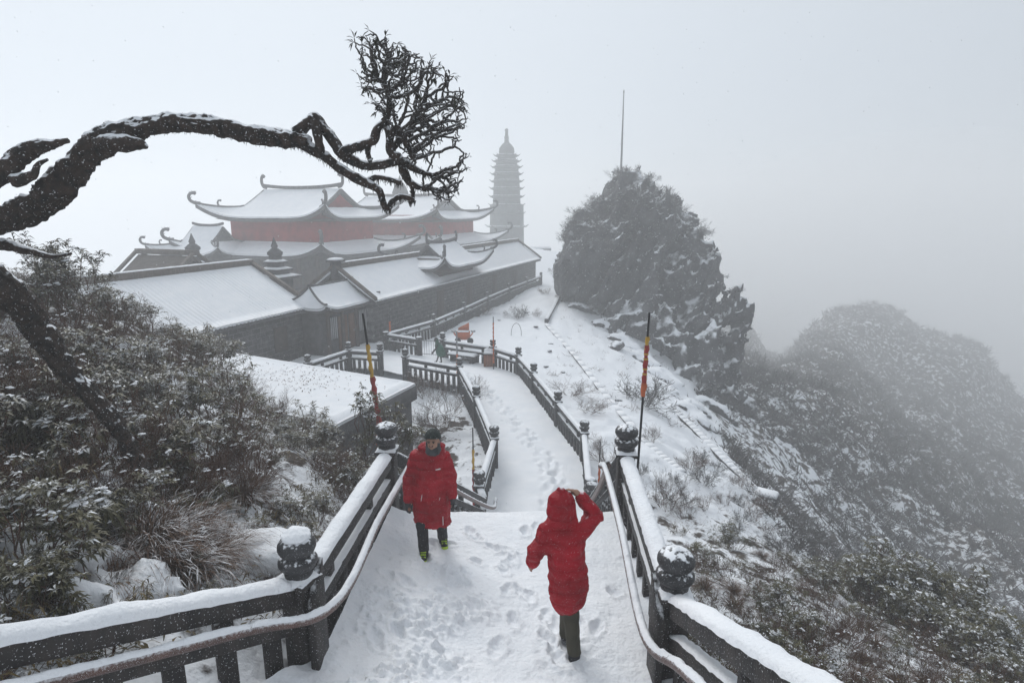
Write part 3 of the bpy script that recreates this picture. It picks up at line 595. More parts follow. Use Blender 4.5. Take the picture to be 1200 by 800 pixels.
def hiproof(par, T, da, db, A, B, Ai, Bi, ze, zr, lift=.9, gable=None, skirt=False, snowt=.16, cs=1., front=('+b', '-b', '+a', '-a'), corner_curls=True):
    """swept hip roof; gable: t at which the end slope stops against a gable wall. Returns the roof part."""
    th = .34*cs
    g = Geo(); gs = Geo()
    patches = {}
    for kd in front:
        flip = kd in ('+a', '-b')
        if gable and kd[1] == 'b':
            # long slope runs to the ridge: width shrinks until the gable, then stays
            m, n = 16, 30; s = np.linspace(-1, 1, n)[None]; t = np.linspace(0, 1, m)[:, None]; s, t = np.broadcast_arrays(s, t)
            fl = lift*np.abs(s)**5*(1-t)**2*np.clip(1-t/gable, 0, 1)**.5; out = 1+.1*np.abs(s)**5*np.clip(1-t/gable, 0, 1)**2
            a = A+(Ai-A)*np.minimum(t/gable, 1); b = B*(1-t); z = ze+(zr-ze)*t**1.3+fl
            G_ = T(s*a*out, (1 if kd[0] == '+' else -1)*b*out, 0)+z[..., None]*np.array([0, 0, 1.])
        elif gable:
            m, n = 10, 24; s = np.linspace(-1, 1, n)[None]; t = np.linspace(0, gable, m)[:, None]; s, t = np.broadcast_arrays(s, t)
            fl = lift*np.abs(s)**5*(1-t/gable)**2; out = 1+.1*np.abs(s)**5*(1-t/gable)**2
            a = A+(Ai-A)*t/gable; b = B*(1-t); z = ze+(zr-ze)*t**1.3+fl
            G_ = T((1 if kd[0] == '+' else -1)*a*out, s*b*out, 0)+z[..., None]*np.array([0, 0, 1.])
        else: G_ = side_patch(T, kd, A, B, Ai, Bi, ze, zr, lift)
        patches[kd] = G_
        patch_geo(g, G_, th, flip)
        S2 = G_.copy(); c = S2.mean((0, 1)); S2[..., 2] += snowt*.95+fbm(S2, .7, 2)*.03
        lo = G_.copy(); lo[..., 2] += .004
        S3 = S2.copy(); S3[0] = S3[0]*.985+S3[1]*.015
        patch_geo(gs, S3, snowt*.9, flip)
    roof = g.put('roof', ROOFT, par)
    gs.put('snow_layer', SNOW, roof, smooth=False)
    # hips
    hp_ = Geo()
    zz = np.array([0, 0, 1.])
    for sa in (1, -1):
        for sb in (1, -1):
            G_ = patches.get(('+' if sb > 0 else '-')+'b')
            if G_ is None: continue
            col_ = G_[:, -1 if sa > 0 else 0]
            if gable: col_ = col_[:int(gable*15)+2]
            put('hip_ridge', *tube(col_+zz*snowt*.9, .15*cs, 6), ROOFT, roof)
    if not skirt:
        e0, e1 = T(-Ai-.1, 0, zr), T(Ai+.1, 0, zr); tt = np.linspace(0, 1, 13); sag = .28*cs*np.abs(2*tt-1)**2.5
        pts = e0+(e1-e0)*tt[:, None]+zz*(sag+.12*cs)[:, None]
        for k in range(12): hp_.add(*beam(pts[k], pts[k+1], .26*cs, .34*cs))
        hp_.put('roof_ridge', ROOFT, roof)
    if corner_curls:
        for sa in (1, -1):
            for sb in (1, -1):
                kd = ('+' if sb > 0 else '-')+'b'
                if kd not in patches: continue
                p = patches[kd][0, -1 if sa > 0 else 0]; o = p-T(0, 0, 0); o[2] = 0; o /= np.linalg.norm(o)
                cg = curl(p+zz*.1, o, .95*cs, .85); i_ = min(3, len(patches[kd])-1); p2_ = patches[kd][i_, -1 if sa > 0 else 0]; c2 = curl(p2_+zz*.15, o, .5*cs)
                cg.put('corner_ornament', ROOFT, roof); c2.put('hip_ornament', ROOFT, roof)
    if gable:
        for sa in (1, -1):
            bg_ = B*(1-gable)*.99; zg = ze+(zr-ze)*gable**1.3
            ts = np.linspace(gable, 1, 8); bs = B*(1-ts); zs = ze+(zr-ze)*ts**1.3
            V_ = [T(sa*(Ai-.25), b_, z_-.12) for b_, z_ in zip(bs, zs)]+[T(sa*(Ai-.25), -b_, z_-.12) for b_, z_ in list(zip(bs, zs))[::-1][1:]]
            V_ = np.array(V_); V2 = V_-sa*np.array(da)*.3; n_ = len(V_)
            i = np.arange(n_); q = np.stack([i, (i+1) % n_, (i+1) % n_+n_, i+n_], -1)
            put('gable_wall', np.vstack([V_, V2]), [tuple(range(n_)), tuple(range(n_, 2*n_))[::-1], q], gable_mat[0], roof)
            vg = Geo()
            for sb in (1, -1):
                pts = np.array([T(sa*(Ai+.02), sb*b_, z_+.12*cs) for b_, z_ in zip(bs, zs)])
                for k in range(len(pts)-1): vg.add(*beam(pts[k], pts[k+1]+(pts[k+1]-pts[k])*.02, .12, .05)) if False else None
                put('verge_board', *tube(pts-np.array([0, 0, .12*cs]), .17*cs, 6), ROOFT, roof)
    return roof
gable_mat = [REDW]
def house_walls(par, name, T, A, B, z0, z1, m, cols=0, colm=None):
    V_ = np.array([T(a, b, z) for a in (-A, A) for b in (-B, B) for z in (z0, z1)]); return put(name, V_, BOXF, m, par)
def snowplane(T, A, B, z, t, name, par, m=None):
    G_ = T(*np.meshgrid(np.linspace(-A, A, 40), np.linspace(-B, B, 40), indexing='ij'), 0); G_[..., 2] += z+t+fbm(G_, .6, 3)*.03
    G_[0, :, 2] -= t*.4; G_[-1, :, 2] -= t*.4; G_[:, 0, 2] -= t*.4; G_[:, -1, 2] -= t*.4
    g = Geo(); patch_geo(g, G_, t*.9, True); return g.put(name, m or SNOW, par, smooth=False)

# --- the great hall with two tiers and red walls
def hall(label, C, L_, M_, ze, zr, C2off, zl, cs=1., gr=.42):
    """C front-right corner of the upper eave; L_ along D, M_ along N"""
    C = np.array([*C[:2], 0.]); O = C+D*L_/2+N*M_/2; O[2] = 0; T = frame(O, N, D); t = thing('temple_hall', label, 'temple hall', (O[0], O[1], ZP), 'two-tiered halls with red walls')
    A, B = M_/2, L_/2
    house_walls(t, 'upper_wall', T, A-1.5, B-1.5, zl+.6, ze+.55, REDW)
    eb = Geo()   # eave timbers between wall and roof
    eb.add(np.array([T(a*(A-1.42+(.9 if z else 0)), b*(B-1.42+(.9 if z else 0)), ze+(-.32 if not z else -.05)) for a in (-1, 1) for b in (-1, 1) for z in (0, 1)]), BOXF); eb.put('eave_bracket', DKWOOD, t)
    hiproof(t, T, N, D, A, B, A-2.2, B, ze, zr, lift=1.35, gable=gr, cs=cs)
    A2, B2 = A+C2off[0], B+C2off[1]
    hiproof(t, T, N, D, A2, B2, A-1.45, B-1.45, zl, zl+1.0, lift=1.3, skirt=True, cs=cs)
    house_walls(t, 'lower_wall', T, A2-1.9, B2-1.9, ZP-.3, zl+.3, GREYWALL)
    for sa in np.linspace(-1, 1, 7): put('column', *tube([T(sa*(A2-1.6), -(B2-1.6), ZP-.2), T(sa*(A2-1.6), -(B2-1.6), zl)], .22, 8), DKWOOD, t)
    for sa in np.linspace(-1, 1, 5): put('column', *tube([T(-(A2-1.6), sa*(B2-1.6), ZP-.2), T(-(A2-1.6), sa*(B2-1.6), zl)], .22, 8), DKWOOD, t)
    for k in range(6):
        a = (-.83+k*.333)*(A2-1.6); put('window_panel', *beam(T(a-.7, -(B2-1.85), ZP+1.0), T(a+.7, -(B2-1.85), ZP+1.0), .1, 1.7), DKWOOD, t)
    for sa in (1, -1): e = T(sa*(A-2.2), 0, zr+.35); curl(e, N*sa*.6, .95).put('ridge_ornament', ROOFT, t)
    return t, T
hall('great hall with two snowy tiers, red walls and dragon ridge ends, nearest the long branch', (-17.6, 57.0), 12.0, 14.2, 3.6, 6.4, (1.1, 2.3), .15)
gable_mat[0] = PALEG
h2, T2 = hall('second two-tiered hall, hazier, its pale gable just left of the stone pagoda', (-9.3, 73.0), 16.5, 17, 3.2, 6.0, (1.3, 2.0), .1)
O_ = T2(2.0, 2.0, 6.2); gf = Geo(); gf.add(*lathe([(.3, -1.2), (.9, -.3), (1.15, .5), (.8, 1.4), (.3, 2.1), (.02, 2.9)], 10, O_)); gf.put('flame_finial', ROOFT, h2)
gable_mat[0] = ROOFT
# --- side hall on the far left
def small_hall(label, O, A, B, ze, zr, z0, da, db, cs=.8):
    O = np.array(O, float); T = frame(O, da, db); t = thing('side_hall', label, 'hall', (O[0], O[1], z0))
    house_walls(t, 'wall', T, A-.9, B-.9, z0, ze+.3, GREYWALL)
    hiproof(t, T, da, db, A, B, A*.45, B, ze, zr, lift=.8, gable=.5, cs=cs)
    return t, T
small_hall('small grey side hall with swept snowy roof at the far left of the temple', (-30.5, 61.0, 0), 4.2, 3.2, .2, 2.7, ZP, N, D, .7)
# --- long building with plain gabled roof
def gabled(label, name, R0, Lg, wd, ze, zr, z0, dirv, nv, wallm, tiles=True, over=.5):
    """R0 near eave corner on the right; runs Lg along dirv, wd is half width"""
    R0 = np.array([*R0[:2], 0.]); O = R0+dirv*Lg/2+nv*wd; O[2] = 0; T = frame(O, dirv, nv); t = thing(name, label, 'building', (O[0], O[1], z0)); A = Lg/2
    ww = wd-over; zt = ze+(zr-ze)*(over/wd)
    V_ = np.array([T(a, b, z) for a in (-A+.35, A-.35) for b, z in ((-ww, z0), (ww, z0), (ww, zt-.16), (0, zr-.2), (-ww, zt-.16))])
    Fw = [(0, 1, 2, 3, 4), (9, 8, 7, 6, 5), (0, 5, 6, 1), (1, 6, 7, 2), (2, 7, 8, 3), (3, 8, 9, 4), (4, 9, 5, 0)]
    wall = put('wall', V_, Fw, MASON if wallm is GREYWALL else wallm, t)
    g = Geo(); gs = Geo()
    for sb in (-1, 1):
        n = int(Lg/.065); m = 9; aa, tt = np.meshgrid(np.linspace(-A, A, n), np.linspace(0, 1, m)); G_ = T(aa, sb*wd*(1-tt), 0)
        G_[..., 2] += ze+(zr-ze)*tt**1.08; patch_geo(g, G_, .16, sb > 0)
        S_2 = G_.copy(); S_2[..., 2] += .13+fbm(S_2, .9, 2)*.02+(.026*np.sin(aa/.26*2*math.pi)*np.clip(.6+1.5*fbm(S_2, .35, 2), 0, 1) if Lg < 30 else 0); S_2[0] = S_2[0]*.97+S_2[1]*.03; patch_geo(gs, S_2, .12, sb > 0)
    rf = g.put('roof', ROOFT, t); gs.put('snow_layer', SNOW, rf, smooth=False)
    rg = Geo(); rg.add(*beam(T(-A-.1, 0, zr+.05), T(A+.1, 0, zr+.05), .34, .34)); rg.put('roof_ridge', BROWNT, rf)
    c = Geo(); c.add(*cap_geo(T(-A-.1, 0, zr+.386), T(A+.1, 0, zr+.386), .3, .06, .3)); c.put('snow_cap', SNOW, rf)
    vg = Geo()
    for sa in (-1, 1):
        for sb in (-1, 1):
            e0, e1 = T(sa*(A+.02), sb*(wd+.05), ze+.1), T(sa*(A+.02), sb*.12, zr+.12)
            d_ = e1-e0; s_ = dirv*.12; zz = np.array([0, 0, .2]); put('verge_board', np.array([e0-s_, e0-s_+zz, e0+s_, e0+s_+zz, e1-s_, e1-s_+zz, e1+s_, e1+s_+zz]), BOXF, BROWNT, rf)
    if tiles:
        te = Geo()
        nn = int(Lg/.26)
        for k in range(nn):
            a = -A+.13+k*.26; p = T(a, -wd-.02, ze-.02); v, f = tube([p, p+nv*.25+np.array([0, 0, .09])], .075, 6); te.add(v, f)
        te.put('tile_end', ROOFT, rf, kind='stuff', label=None)
    return t, T, A
lb, TL, AL = gabled('long low grey building with plain snowy roof running back from the gatehouse', 'long_building', (-8.5, 37.0), 34.6, 2.9, -1.2, .75, ZP-.3, D, N, GREYWALL)
for a in (-7.5, -2, 4, 10): put('door', *beam(TL(a-.55, -2.43, ZP), TL(a+.55, -2.43, ZP), .1, 2.2), DKWOOD, lb)
wb, TW, AW = gabled('grey stone wall house with wide snowy roof left of the gatehouse', 'wall_building', (-17.0, 20.0), 15.5, 4.3, -1.16, 1.15, ZP-1.2, D, N, GREYWALL)
for a in (-4, 1, 5.5): put('niche_panel', *beam(TW(a-.5, -3.83, ZP+.6), TW(a+.5, -3.83, ZP+.6), .08, 1.4), DKWOOD, wb)
bh, TBH, _ = gabled('brown-tiled gable house behind the left shrubs, its roof bare of snow', 'gable_house', (-21.3, 37.2), 5.0, 2.0, .0, 1.5, ZP, N, np.array([D[0], D[1], 0]), BROWNT, tiles=False)
for o in list(bpy.data.objects):
    if o.parent == bh and o.name.startswith('roof'): bh_roof = o
bh_roof.data.materials[0] = BROWNT
for o in list(bpy.data.objects):
    if o.parent == bh_roof and o.name.startswith('snow'): bpy.data.objects.remove(o)
    elif o.parent == bh_roof: o.data.materials[0] = BROWNT
# --- pavilion growing out of the long roof
gable_mat[0] = ROOFT
pc = np.array([-8.35, 45.6, 0])+np.array([2.9, 0, 0]); pc = np.array([-8.5, 37., 0])+D*9.; O_ = pc+D*4.3+N*1.95; TP = frame(O_, D, N); pav = thing('roof_pavilion', 'small swept-roof pavilion standing on the long snowy roof, tiny dark gable', 'pavilion', (O_[0], O_[1], 0))
house_walls(pav, 'wall', TP, 3.2, 1.3, -1.6, .7, DKWOOD)
V_ = np.array([TP(a*(3.2+(.8 if z else .03)), b*(1.33+(.6 if z else .03)), -.5+z*.5) for a in (-1, 1) for b in (-1, 1) for z in (0, 1)]); put('eave_bracket', V_, BOXF, DKWOOD, pav)
V_ = np.array([TP(a*3.25, b*1.35, -1.6+z*.5) for a in (-1, 1) for b in (-1, 1) for z in (0, 1)]); put('plinth', V_, BOXF, REDW, pav)
hiproof(pav, TP, D, N, 4.5, 2.4, 2.6, 2.4, .0, 1.65, lift=1.0, gable=.52, cs=.7)
for sa in (-1, 1): curl(TP(sa*2.6, 0, 1.8), D*sa*.5, .6).put('ridge_ornament', ROOFT, pav)
# --- gatehouse
gp0 = np.array([-10.6, 33.5, 0]); O_ = gp0+D*2.45+N*1.3; TG = frame(O_, D, N)
gh = thing('gatehouse', 'little gatehouse with swept snowy roof, dark doors and lattice between two long buildings', 'gatehouse', (O_[0], O_[1], ZP))
hiproof(gh, TG, D, N, 2.5, 1.5, 2.1, .05, -1.2, -.05, lift=.35, cs=.45, snowt=.14, corner_curls=False)
for a in (-2.1, -.7, .7, 2.1):
    put('column', *tube([TG(a, -1.15, ZP-.1), TG(a, -1.15, -1.25)], .12, 10), DKWOOD, gh)
house_walls(gh, 'wall', TG, 2.2, 1.0, ZP-.2, -1.3, GREYWALL)
for a in (-1.0, .05):
    d_ = put('door', *beam(TG(a, -1.04, ZP+.05), TG(a+.85, -1.04, ZP+.05), .07, 2.1), DOORW, gh)
    put('door_ring', *tube(TG(a+.4, -1.12, ZP+1.1)+np.array([[.06*math.cos(k)*D[0], .06*math.cos(k)*D[1], .06*math.sin(k)] for k in np.linspace(0, 6.28, 10)]), .012, 5), GREYM, d_)
for a in (-1.9, 1.15):
    for k in range(5): put('lattice_bar', *beam(TG(a+k*.17, -1.06, ZP+.9), TG(a+k*.17+.05, -1.06, ZP+.9), .05, 1.3), PALEG, gh)
put('lintel', *beam(TG(-2.2, -1.12, -1.5), TG(2.2, -1.12, -1.5), .16, .2), DKWOOD, gh)
# --- stone lantern towers
def lantern(label, u, v, d, top_z, w_, base=ZP):
    t_ = d/.976; x_ = (u-600)/F*(d*CP+(CZ-top_z)*SP); c = np.array([x_, d, 0.])
    t = thing('lantern_tower', label, 'lantern tower', (x_, d, base), 'square stone lantern towers')
    put('shaft', *box((x_, d, base), (w_*.62, w_*.62, top_z-1.9*w_*.7-base), AZ), GREYWALL, t)
    zc = top_z-1.9*w_*.7
    put('shaft_band', *box((x_, d, zc-.9), (w_*.86, w_*.86, .14), AZ), GREYWALL, t)
    k = 0
    for (ww, hh) in ((1.0, .16), (.66, .14), (.5, .14)):
        s_ = put('tier', *box((x_, d, zc), (w_*ww, w_*ww, hh), AZ, .9), GREYWALL, t)
        v_, f_ = box((x_, d, zc+hh+.002), (w_*ww*.98, w_*ww*.98, .13), AZ, .62); put('snow_cap', v_, f_, SNOW, s_)
        zc += hh+.13
        put('tier_neck', *box((x_, d, zc-.1), (w_*ww*.5, w_*ww*.5, .3*w_*.5), AZ), GREYWALL, t); zc += .3*w_*.4-.06
    put('top_knob', *lathe([(r*w_*.5, z*w_*.5) for r, z in ((.2, 0), (.42, .1), (.45, .25), (.28, .4), (.15, .5), (.2, .6), (.1, .85), (.02, 1.1))], 10, (x_, d, zc-.04)), GREYWALL, t, smooth=True)
    return t
lantern('stone lantern tower with stacked snowy caps at the right end of the wide snowy roof', 320, 275, 41.5, 3.0, 2.4)
lantern('fainter stone lantern tower with stacked caps further left behind the roof line', 223, 270, 48, 3.1, 2.6)
# --- stone corner post with cap on the long building
cp_ = thing('chimney_post', 'capped stone post at the near ridge end of the long building', 'post', (-11.2, 38.1, .2))
put('shaft', *box((-11.2, 38.1, .2), (.5, .5, 1.0), AZ), GREYWALL, cp_); put('cap', *box((-11.2, 38.1, 1.2), (.85, .85, .15), AZ), GREYWALL, cp_); put('snow_cap', *box((-11.2, 38.1, 1.352), (.8, .8, .12), AZ, .7), SNOW, cp_)

# --- flat snowy roof in the middle distance
q0 = P(488, 447, -2.0); q1 = P(394, 496, -2.0); q2 = P(268, 411, -2.0); q3 = q1+(q2-q0)*1.0
fr_ = thing('flat_roof_building', 'low building with flat snow-covered roof speckled by brown leaves', 'building', ((q0+q3)/2*[1, 1, 0]+[0, 0, -6]))
def quad_prism(Q, z0, z1, k=1.):
    Q = np.array(Q, float); c = Q.mean(0); Q = c+(Q-c)*k; return np.array([[*q[:2], z] for q in Q for z in (z0, z1)]), [(0, 2, 4, 6)[::-1], (1, 3, 5, 7), (0, 1, 3, 2)[::-1], (2, 3, 5, 4)[::-1], (4, 5, 7, 6)[::-1], (6, 7, 1, 0)[::-1]]
put('wall', *quad_prism([q0, q1, q3, q2], -6.5, -2.75, .96), GREYWALL, fr_)
rf = put('roof', *quad_prism([q0, q1, q3, q2], -2.7, -2.16), ROOFT, fr_)
s, t = np.meshgrid(np.linspace(.004, .996, 150), np.linspace(.004, .996, 90), indexing='ij')
G_ = (q1[None, None]*(1-s[..., None])+q3[None, None]*s[..., None])*(1-t[..., None])+(q0[None, None]*(1-s[..., None])+q2[None, None]*s[..., None])*t[..., None]
edge = np.minimum(np.minimum(s, 1-s)*10, np.minimum(t, 1-t)*5)
G_[..., 2] = -1.98+fbm(G_, .8, 3)*.015-.1*np.exp(-(edge/.12)**2)+.05*np.exp(-((edge-.35)/.12)**2)
for sx in (.33, .55): G_[..., 2] += -.035*np.exp(-((s-sx)/.006)**2)*(t < .98)
g = Geo(); patch_geo(g, G_, .14, True); g.put('snow_layer', SNOW, rf, smooth=False)
lg = Geo()
for k in range(330):
    a, b = random.gauss(.42, .13), random.gauss(.62, .17)
    if random.random() < .2: a, b = random.uniform(.05, .6), random.uniform(.1, .95)
    if not (.02 < a < .98 and .03 < b < .97): continue
    c = (q1*(1-a)+q3*a)*(1-b)+(q0*(1-a)+q2*a)*b; c[2] = -1.965; s_ = random.uniform(.02, .05); an = random.uniform(0, 6.3); d_ = np.array([math.cos(an), math.sin(an), random.uniform(-.2, .5)]); e_ = np.array([-d_[1], d_[0], .2])
    lg.add(np.array([c-d_*s_, c+e_*s_*.5, c+d_*s_*1.2+[0, 0, .02], c-e_*s_*.5]), np.array([[0, 1, 2, 3]]))
lg.put('fallen_leaves', GRASSB, None, kind='stuff', label='brown dead leaves scattered on the flat snowy roof')

# --- pagoda
pd, pz = 128., ZP-2
pdx = (594-600)/F*pd; pg = thing('pagoda', 'tall tapering stone pagoda of many eaves, faint in the fog', 'pagoda', (pdx, pd, pz))
def octo(r0, r1, z0, z1, m_=None, nm='storey', par=pg, n=8):
    v, f = lathe([(r0, z0), (r1, z1)], n, (pdx, pd, 0)); return put(nm, v, f, PAGODA, par)
octo(3.7, 3.5, pz-2, 5.6-.2, nm='base'); zt = lambda v: CZ+math.tan(PITCH-math.atan((v-400)/F)-0)*0 if False else CZ+math.tan(math.atan((400-v)/F)-PITCH)*pd
ev = [265, 250, 240.5, 230.5, 221, 212.5, 204, 196, 189, 182.5]
rads = [3.3, 3.05, 2.95, 2.88, 2.8, 2.7, 2.6, 2.45, 2.2, 1.9]
zb = zt(283)
for i, v_ in enumerate(ev):
    z1 = zt(v_); r = rads[i]
    if i == 0:
        b_ = octo(3.45, 3.35, zt(290), z1-.3, nm='storey'); r_e = 4.3
    else: b_ = octo(r, r*.98, zprev, z1-.25); r_e = r+.62
    e = lathe([(r*.9, z1-.45), (r_e-.1, z1-.12), (r_e, z1+.02), (r*.97, z1+.35)], 8, (pdx, pd, 0)); ee = put('eave', *e, PAGODA, b_)
    sc_ = lathe([(r_e-.05, z1+.03), (r_e-.12, z1+.06), (r_e-.3, z1+.12)], 8, (pdx, pd, 0)); put('snow_line', *sc_, SNOW, b_)
    nb = Geo()
    for k in range(8):
        a = k*math.pi/4; nb.add(*segs([[pdx+r_e*.93*math.cos(a), pd+r_e*.93*math.sin(a), z1-.02]], [[pdx+(r_e+.35)*math.cos(a), pd+(r_e+.35)*math.sin(a), z1+.38]], .14, .03, 4))
    nb.put('eave_tip', PAGODA, b_); zprev = z1+.3
put('spire', *lathe([(1.45, zprev), (1.6, zprev+.4), (1.5, zprev+1.2), (.95, zprev+1.9), (.5, zprev+2.3), (.42, zprev+3.1), (.5, zprev+3.3), (.34, zprev+3.5), (.32, zprev+4.6), (.4, zprev+4.75), (.14, zprev+5.1), (.02, zt(158))], 12, (pdx, pd, 0)), PAGODA, pg)
# small far wall and snowy shed by the rock
for k, (u, v, l_, lab) in enumerate([(628, 291, 5., 'low snowy wall top seen between the long building and the rock')]):
    p = P(u, v, -2.6)*1.; t = thing('far_shed', lab, 'shed', (p[0], p[1], ZP)); A_, B_ = p-np.array([2.6, 0, 1.3]), p+np.array([2.6, .6, -1.3])
    put('wall', *beam(A_, B_, 3., 1.3), GREYWALL, t); put('snow_layer', *beam(A_+[0, 0, 1.304], B_+[0, 0, 1.304], 3.1, .22), SNOW, t)

# ================================================================== rock outcrop with its mast
rows = [(208, 724, 737), (216, 712, 756), (230, 690, 778), (246, 678, 800), (262, 668, 818), (280, 660, 828), (300, 655, 836), (325, 660, 842), (350, 668, 846), (380, 700, 850), (415, 720, 858), (450, 745, 868), (490, 770, 880), (540, 790, 890)]
# (u, v, distance, half width px, half height px, half depth m)
ELL = [(736, 228, 58, 18, 18, 3), (738, 262, 58, 44, 46, 6), (768, 274, 59, 34, 34, 6), (703, 286, 57, 37, 36, 5.5), (790, 302, 58, 30, 34, 5), (750, 330, 57, 66, 56, 7), (802, 345, 56, 24, 44, 5), (690, 320, 55, 26, 28, 4.5),
       (775, 395, 53, 38, 42, 5), (812, 405, 51, 24, 42, 4), (822, 446, 47, 18, 32, 3.4), (838, 440, 50, 12, 18, 3), (796, 444, 48, 20, 26, 3), (736, 380, 52, 20, 20, 2.6), (826, 388, 54, 10, 26, 3)]
ELC = [(PT(u-(5 if v > 330 and u > 760 else 0), v, d), np.array([a_*.9*d/700, ry, b_*.97*d/700])) for u, v, d, a_, b_, ry in ELL]
def rock_f(Gd):
    r = None
    for c, e in ELC:
        q = (np.linalg.norm((Gd-c)/e, axis=-1)-1)*e[[0, 2]].min(); r = q if r is None else smin(r, q, .9)
    W_ = Gd@np.array([[.92, .1, .38], [0, 1, 0], [-.38, .2, .92]])
    crack = fbm(W_*[1.5, 1.2, .55], .3, 4, True)
    return r-crack*1.25+1.05+fbm(Gd, .16, 2)*.9-np.abs(((W_[..., 0]*.45+fbm(W_, .15, 2)*1.3) % 1)-.5)*.9+fbm(Gd, 1.3, 2)*.15
_lo = np.min([c-e for c, e in ELC], 0)-1.5; _hi = np.max([c+e for c, e in ELC], 0)+1.5
rv_, rf_ = sdf(rock_f, _lo, _hi, .27)
rock = put('rock_outcrop', rv_, rf_, ROCK, smooth=False, label='tall craggy rock outcrop with frosted scrub and a thin mast on top', cat='rock outcrop')
ROCKS = mat('snowy_rock', (.014, .015, .017), (.05, .05, .054), .8, snow=.45, snow_soft=.12, snow_noise=1.6, rough=.85, bump=.1, bscale=2.5)
LEDGE = []
for s_ in range(2):
    def fb(Gd, s_=s_): return ell(Gd, (0, 0, 0), (1.2, .7, .75))+fbm(Gd@np.array([[.8, 0, .6], [0, 1, 0], [-.6, 0, .8]])*[1, 1, .4]+s_*9, 1.1, 3, True)*.22
    v, f = sdf(fb, (-1.7, -1.2, -1.3), (1.7, 1.2, 1.3), .1); me = mk_mesh('rock_ledge', v, f); me.materials.append(ROCKS); LEDGE.append(me)
mt_ = PT(731, 110, 59.5); mb_ = PT(727, 222, 59.5)
ms = thing('mast', 'thin tall grey mast on the very top of the rock outcrop', 'mast', mb_)
put('pole', *tube([mb_-[0, 0, 1.5], mb_*.6+mt_*.4, mt_], [.13, .1, .045], 8), GREYM, ms)
put('mast_tip', *lathe([(.02, 0), (.07, .05), (.07, .25), (.01, .4)], 8, mt_), GREYM, ms)
# boulders at the foot of the rock
BOULDER = []
for s_ in range(3):
    def fb(Gd, s_=s_): return ell(Gd, (0, 0, 0), (1, .8, .62))+fbm(Gd+s_*9, .9, 3, True)*.14+fbm(Gd+s_*5, 2.5, 3)*.05
    v, f = sdf(fb, (-1.4, -1.2, -1.1), (1.4, 1.2, 1.1), .11); me = mk_mesh('boulder', v, f); me.materials.append(ROCK); BOULDER.append(me)
def boulder(label, p, s, rz_=0, k=0, group=None):
    return link('boulder', BOULDER[k], None, None, p, (random.uniform(-.2, .2), random.uniform(-.2, .2), rz_), s, label=label, cat='boulder', group=group)
def onground(u, v, guess=30, it=30):
    """where the sight line through u, v meets the ground"""
    ts = np.linspace(4, 130, 700); yc = (400-v)/F
    pts = np.stack([(u-600)/F*ts, ts*(CP+yc*SP), CZ+ts*(yc*CP-SP)], -1); g_ = terrain(pts[:, 0], pts[:, 1], True); h_ = np.where(pts[:, 2] < g_)[0]
    i = h_[0] if len(h_) else 600; return np.array([pts[i, 0], pts[i, 1], g_[i]])
p = PT(690, 318, 57.); boulder('big dark rounded boulder leaning at the left foot of the rock outcrop', p+[0, -2.5, -.6], (2.6, 2.2, 2.4), .3, 0)
for (u, v, s_, lab) in [(668, 300, 1.3, 'small boulder high at the left edge of the rock outcrop'), (722, 400, .8, 'snow-topped boulder on the open slope below the rock outcrop'), (872, 470, 1.6, 'dark boulder at the lower right foot of the outcrop')]:
    p = onground(u, v+8); boulder(lab, p+[0, 0, .2*s_], (s_*1.2, s_, s_), random.uniform(0, 3), random.randrange(3))
p = P(310, 668, .55); boulder('waist-high boulder under thick snow beside the lower left knob post', p+[-.0, .15, -.05], (.38, .36, .45), .2, 1)
bpy.data.objects[-1] if False else None
c_ = p+np.array([-.05, .12, .12])
def fs(Gd): return smin(np.linalg.norm(np.maximum(np.abs(Gd-c_)-np.array([.24, .22, .06]), 0), axis=-1)-.13, ell(Gd, c_+[-.3, .1, -.1], (.25, .3, .14)), .15)+fbm(Gd, 3.5, 3)*.045
v, f = sdf(fs, c_-[1, .8, .5], c_+[.8, .8, .6], .035); put('snow_mound', v, f, SNOW, None, smooth=True, kind='stuff', label='smooth hump of snow over the boulder by the knob post')

for i, (u, v, s_) in enumerate([(690, 366, 2.0), (715, 385, 1.7), (705, 352, 1.8), (738, 405, 2.0), (760, 428, 2.0), (745, 380, 2.0), (785, 450, 2.1), (800, 470, 1.9), (722, 362, 2.0), (768, 405, 2.2), (838, 478, 1.8), (815, 486, 1.6), (672, 352, 1.2)]):
    p = onground(u, v); link('rock_ledge', LEDGE[i % 2], None, None, p+[0, 0, -.1*s_], (.2, .45, -.5+random.uniform(-.4, .4)), (s_*1.1, s_*.8, s_*.62), label='slanting snow-plastered rock ledge along the lower left foot of the outcrop', cat='rock', group='snowy ledges at the foot of the outcrop')
# ================================================================== kerb lines on the snow slope
def kerb(label, px, w_=.35, h_=.35, m=None):
    pts = [onground(u, v) for u, v in px]; q = spline(pts, 8); q[:, 2] = terr0(q[:, 0], q[:, 1])
    t = thing('stone_kerb', label, 'kerb', pts[0], 'stone kerbs on the snow slope'); g = Geo(); g2 = Geo()
    for a, b in zip(q[:-1], q[1:]): g.add(*beam(a-[0, 0, .3], b-[0, 0, .3], w_, h_+.3)); g2.add(*cap_geo(a+[0, 0, h_-.003], b+[0, 0, h_-.003], w_*1.1, .05, .3, 7, rough=.15, ends_on=False))
    g.put('kerb_stone', STONE, t); g2.put('snow_cap', SNOW, t, smooth=True)
kerb('short dark kerb high on the snow slope below the outcrop', [(657, 345), (648, 362), (640, 378)], .25, .3)
kerb('long kerb slanting down the snow slope right of the path', [(640, 380), (675, 420), (715, 470), (760, 520), (800, 555)], .3, .03)
kerb('second kerb lower right on the slope ending in a snowy slab', [(784, 475), (815, 508), (850, 543), (886, 575)], .3, .2)
sp_ = onground(897, 585); sl = thing('stone_slab', 'snow-topped stone slab at the lower end of the slope kerb', 'slab', sp_)
